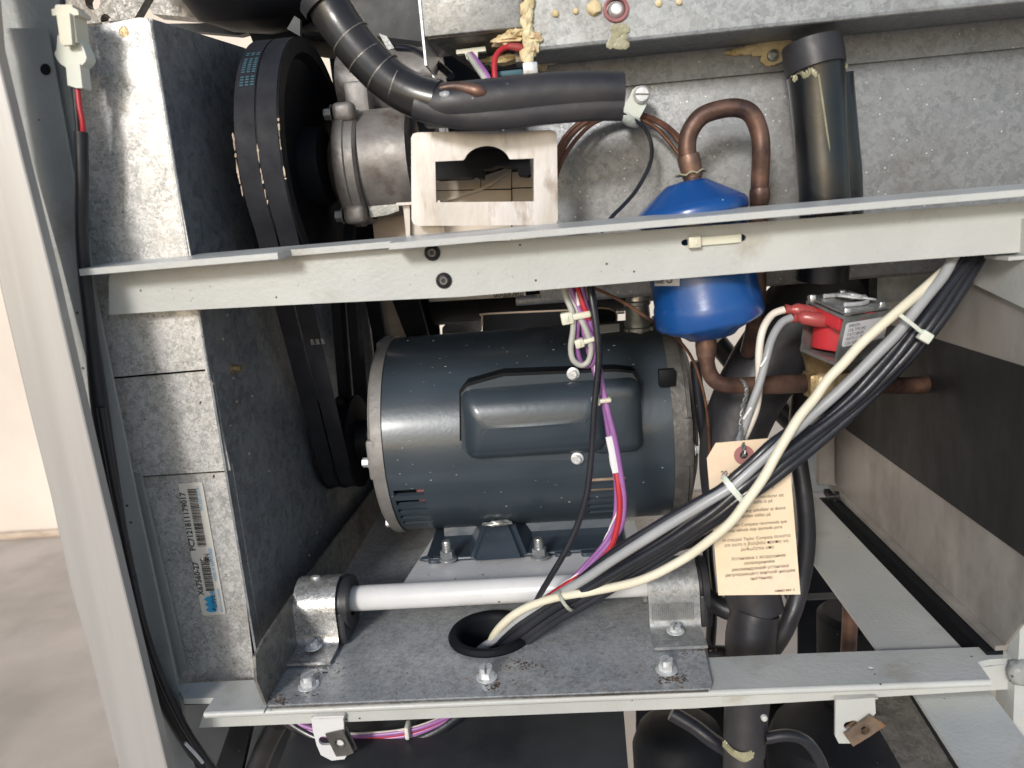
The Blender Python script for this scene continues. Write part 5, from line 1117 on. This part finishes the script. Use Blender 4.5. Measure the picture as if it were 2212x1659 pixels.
b = B(); c_ = at(1800, 1610, .66); b.lathe(c_, Z1, [(-.25, .060), (.0, .060), (.016, .054), (.026, .034), (.029, 0)], 40); b.build('housing', M['black'], cm)
b = B(); b.poly(pl([(1374, 1500), (1566, 1480), (1566, 1800), (1374, 1800)], .74), V((0, .003, 0))); b.build('rear_dark_backing', M['black'], cm)  # black backing added to make the space beyond read as dark
b = B(); b.poly(pl([(1650, 1470), (2110, 1450), (2110, 1800), (1650, 1800)], .745), V((0, .003, 0))); b.build('rear_dark_backing', M['black'], cm)
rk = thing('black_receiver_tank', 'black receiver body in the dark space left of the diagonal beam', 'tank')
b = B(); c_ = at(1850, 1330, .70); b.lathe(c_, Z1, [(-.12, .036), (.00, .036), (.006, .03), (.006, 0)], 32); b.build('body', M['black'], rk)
b = B(); b.poly(pl([(1724, 1195), (1960, 1185), (2060, 1500), (1724, 1500)], .80), V((0, .003, 0))); b.build('rear_sheet', M['black'], rk)  # black sheet added to darken the space behind the tank
b = B(); b.bb(at(1700, 1296, .66), at(1890, 1278, .67)); b.build('cross_strip', M['navy'], rk)
cv_ = thing('vertical_copper_pipe', 'vertical copper pipe in the dark space beside the diagonal beam', 'pipe')
b = B(); b.tube(wp([(1838, 1260, .60), (1836, 1340, .60), (1830, 1460, .60)]), .0062, 16, 4); b.build('pipe', M['copper'], cv_)
for nm, pts, r_, lab in (('black_hose', [(1740, 560, .66), (1730, 800, .66), (1722, 950, .62), (1738, 1080, .60), (1742, 1180, .58), (1722, 1290, .56), (1690, 1370, .555), (1640, 1440, .56)], .0068, 'black rubber hose curving down on the right of the paper tag'),
                    ('black_hose', [(1545, 735, .80), (1600, 800, .80), (1680, 880, .78), (1760, 960, .76)], .011, 'black hose slanting behind the canister outlet pipe'),
                    ('black_hose', [(1502, 780, .60), (1512, 880, .60), (1524, 960, .60), (1532, 1060, .60), (1528, 1180, .59), (1538, 1300, .58), (1534, 1400, .58)], .0042, 'slim black hose dropping between the motor and the paper tag'),
                    ('black_hose', [(1505, 1160, .60), (1440, 1175, .62), (1545, 1125, .62), (1620, 1090, .62)], .0075, 'black hose stub crossing behind the cable bundle'),
                    ('black_hose', [(1525, 1412, .56), (1580, 1414, .56), (1640, 1416, .56)], .0068, 'short horizontal black hose stub right of the tray'),
                    ('black_hose', [(1520, 1285, .58), (1560, 1312, .575), (1600, 1325, .57)], .008, 'short black hose stub meeting the thick foam hose'),
                    ('black_hose', [(1655, 1595, .53), (1700, 1588, .53), (1740, 1600, .53), (1770, 1640, .53), (1790, 1700, .53)], .0045, 'black hose arching away from the foam hose below the lower rail'),
                    ('black_hose', [(1450, 1540, .56), (1500, 1570, .555), (1540, 1600, .55), (1580, 1625, .55)], .0060, 'black hose slanting towards the foam hose below the lower rail'),
                    ('black_hose', [(600, 1560, .56), (570, 1620, .56), (540, 1700, .56)], .0085, 'black hose dropping below the left end of the lower rail')):
    b = B(); b.tube(wp(pts), r_, 16, 7); b.build(nm, M['foam' if r_ > .0065 else 'black_c'], cat='hose', label=lab)
wf = thing('rear_frame_upright', 'pale grey rear frame upright seen between the hoses and side panel', 'frame')
b = B(); b.poly(pl([(1700, 872), (1716, 845), (1790, 845), (1796, 1060), (1725, 1060), (1716, 900)], .84), V((0, .02, 0))); b.build('upright', M['paint_shaded'], wf)
b = B(); b.poly(pl([(1500, 876), (1600, 866), (1600, 884), (1500, 894)], .95), V((0, .02, 0))); b.build('rear_rail', M['paint_shaded'], wf)
sr = thing('left_dark_strut', 'dark steel strut below the left end of the lower rail', 'strut')
b = B(); b.poly(pl([(365, 1500), (640, 1560), (560, 1760), (380, 1760)], .60), V((0, .004, 0))); b.build('shield', M['navy'], sr)
b = B(); b.poly(pl([(500, 1560), (545, 1560), (500, 1760), (430, 1760)], .55), V((0, .01, 0))); b.build('bar', M['black'], sr)

# ------------------------------------------------------------------ left cable with white plug
lc = thing('left_power_lead', 'thick black sleeved lead running down the left post from a white plug', 'cable')
cpt = [(175, 285, .452), (177, 400, .451), (176, 500, .451), (183, 600, .451), (197, 720, .451), (212, 850, .451), (230, 980, .451), (250, 1110, .451), (272, 1240, .452), (302, 1370, .453), (345, 1490, .456), (400, 1590, .462), (470, 1690, .475)]
b = B(); b.tube(wp(cpt), [.0038] * 5 + [.0052] * 8, 18, 8); b.build('sleeve', M['rubber'], lc)
b = B(); b.tube(wp([(218, 880, .447), (238, 1000, .446), (261, 1120, .446), (285, 1240, .447), (316, 1370, .448), (360, 1490, .451), (412, 1590, .457), (480, 1690, .47)]), .0026, 12, 8); b.build('inner_cable', M['black_c'], lc)
b = B(); b.tube(wp([(161, 185, .452), (164, 220, .452), (167, 260, .452), (169, 292, .452)]), .0016, 10, 5); b.build('black_wire', M['black_c'], lc)
b = B(); b.tube(wp([(167, 185, .452), (172, 230, .451), (178, 262, .451), (180, 292, .452)]), .0015, 10, 5); b.build('red_wire', M['redw'], lc)
b = B(); b.tube(wp([(400, 1605, .452), (425, 1632, .456), (438, 1648, .458)]), .0011, 8, 4); b.build('white_mark', M['stripe'], lc)
pg = thing('white_plug_connector', 'milky white two piece plug connector hanging at upper left', 'connector')
PYy = .452
b = B(); b.poly(pl([(110, 20), (118, 18), (120, 10), (155, 10), (157, 16), (168, 22), (170, 32), (160, 33), (166, 92), (130, 92), (122, 33), (113, 34)], PYy - .006), V((0, .012, 0)))
b.build('socket_half', M['nylon'], pg)
b = B(); b.poly(pl([(124, 76), (134, 78), (138, 100), (160, 100), (160, 76), (168, 78), (182, 108), (187, 124), (184, 134), (172, 145), (145, 147), (130, 138), (118, 120), (118, 112), (122, 108)], PYy - .003), V((0, .009, 0))); b.build('latch_half', M['nylon_w'], pg)
b = B(); b.poly(pl([(142, 138), (172, 138), (178, 190), (164, 190), (146, 184)], PYy - .004), V((0, .009, 0))); b.build('plug_nose', M['nylon_w'], pg)
b = B(); b.poly(pl([(128, 30), (150, 28), (156, 96), (134, 98)], PYy - .0085), V((0, .003, 0))); b.build('ridge', M['nylon'], pg)
b = B(); b.tube(wp([(134, -20, .455), (136, 14, .453)]), .0016, 8, 2); b.build('wire_tail', M['black_c'], pg)

# ------------------------------------------------------------------ put every thing's origin at its base
for o in list(C.objects):
    if o.parent or o.type not in ('MESH', 'EMPTY'): continue
    ms = [o] if o.type == 'MESH' else []
    st_ = list(o.children)
    while st_:
        c_ = st_.pop(); ms.append(c_); st_ += list(c_.children)
    co = [v.co for m_ in ms if m_.type == 'MESH' for v in m_.data.vertices]
    if not co: continue
    lo3 = [min(c_[i] for c_ in co) for i in range(3)]; hi3 = [max(c_[i] for c_ in co) for i in range(3)]
    p = V(((lo3[0] + hi3[0]) / 2, (lo3[1] + hi3[1]) / 2, lo3[2]))
    for m_ in ms:
        if m_.type == 'MESH': m_.data.transform(Matrix.Translation(-p))
    o.location = p
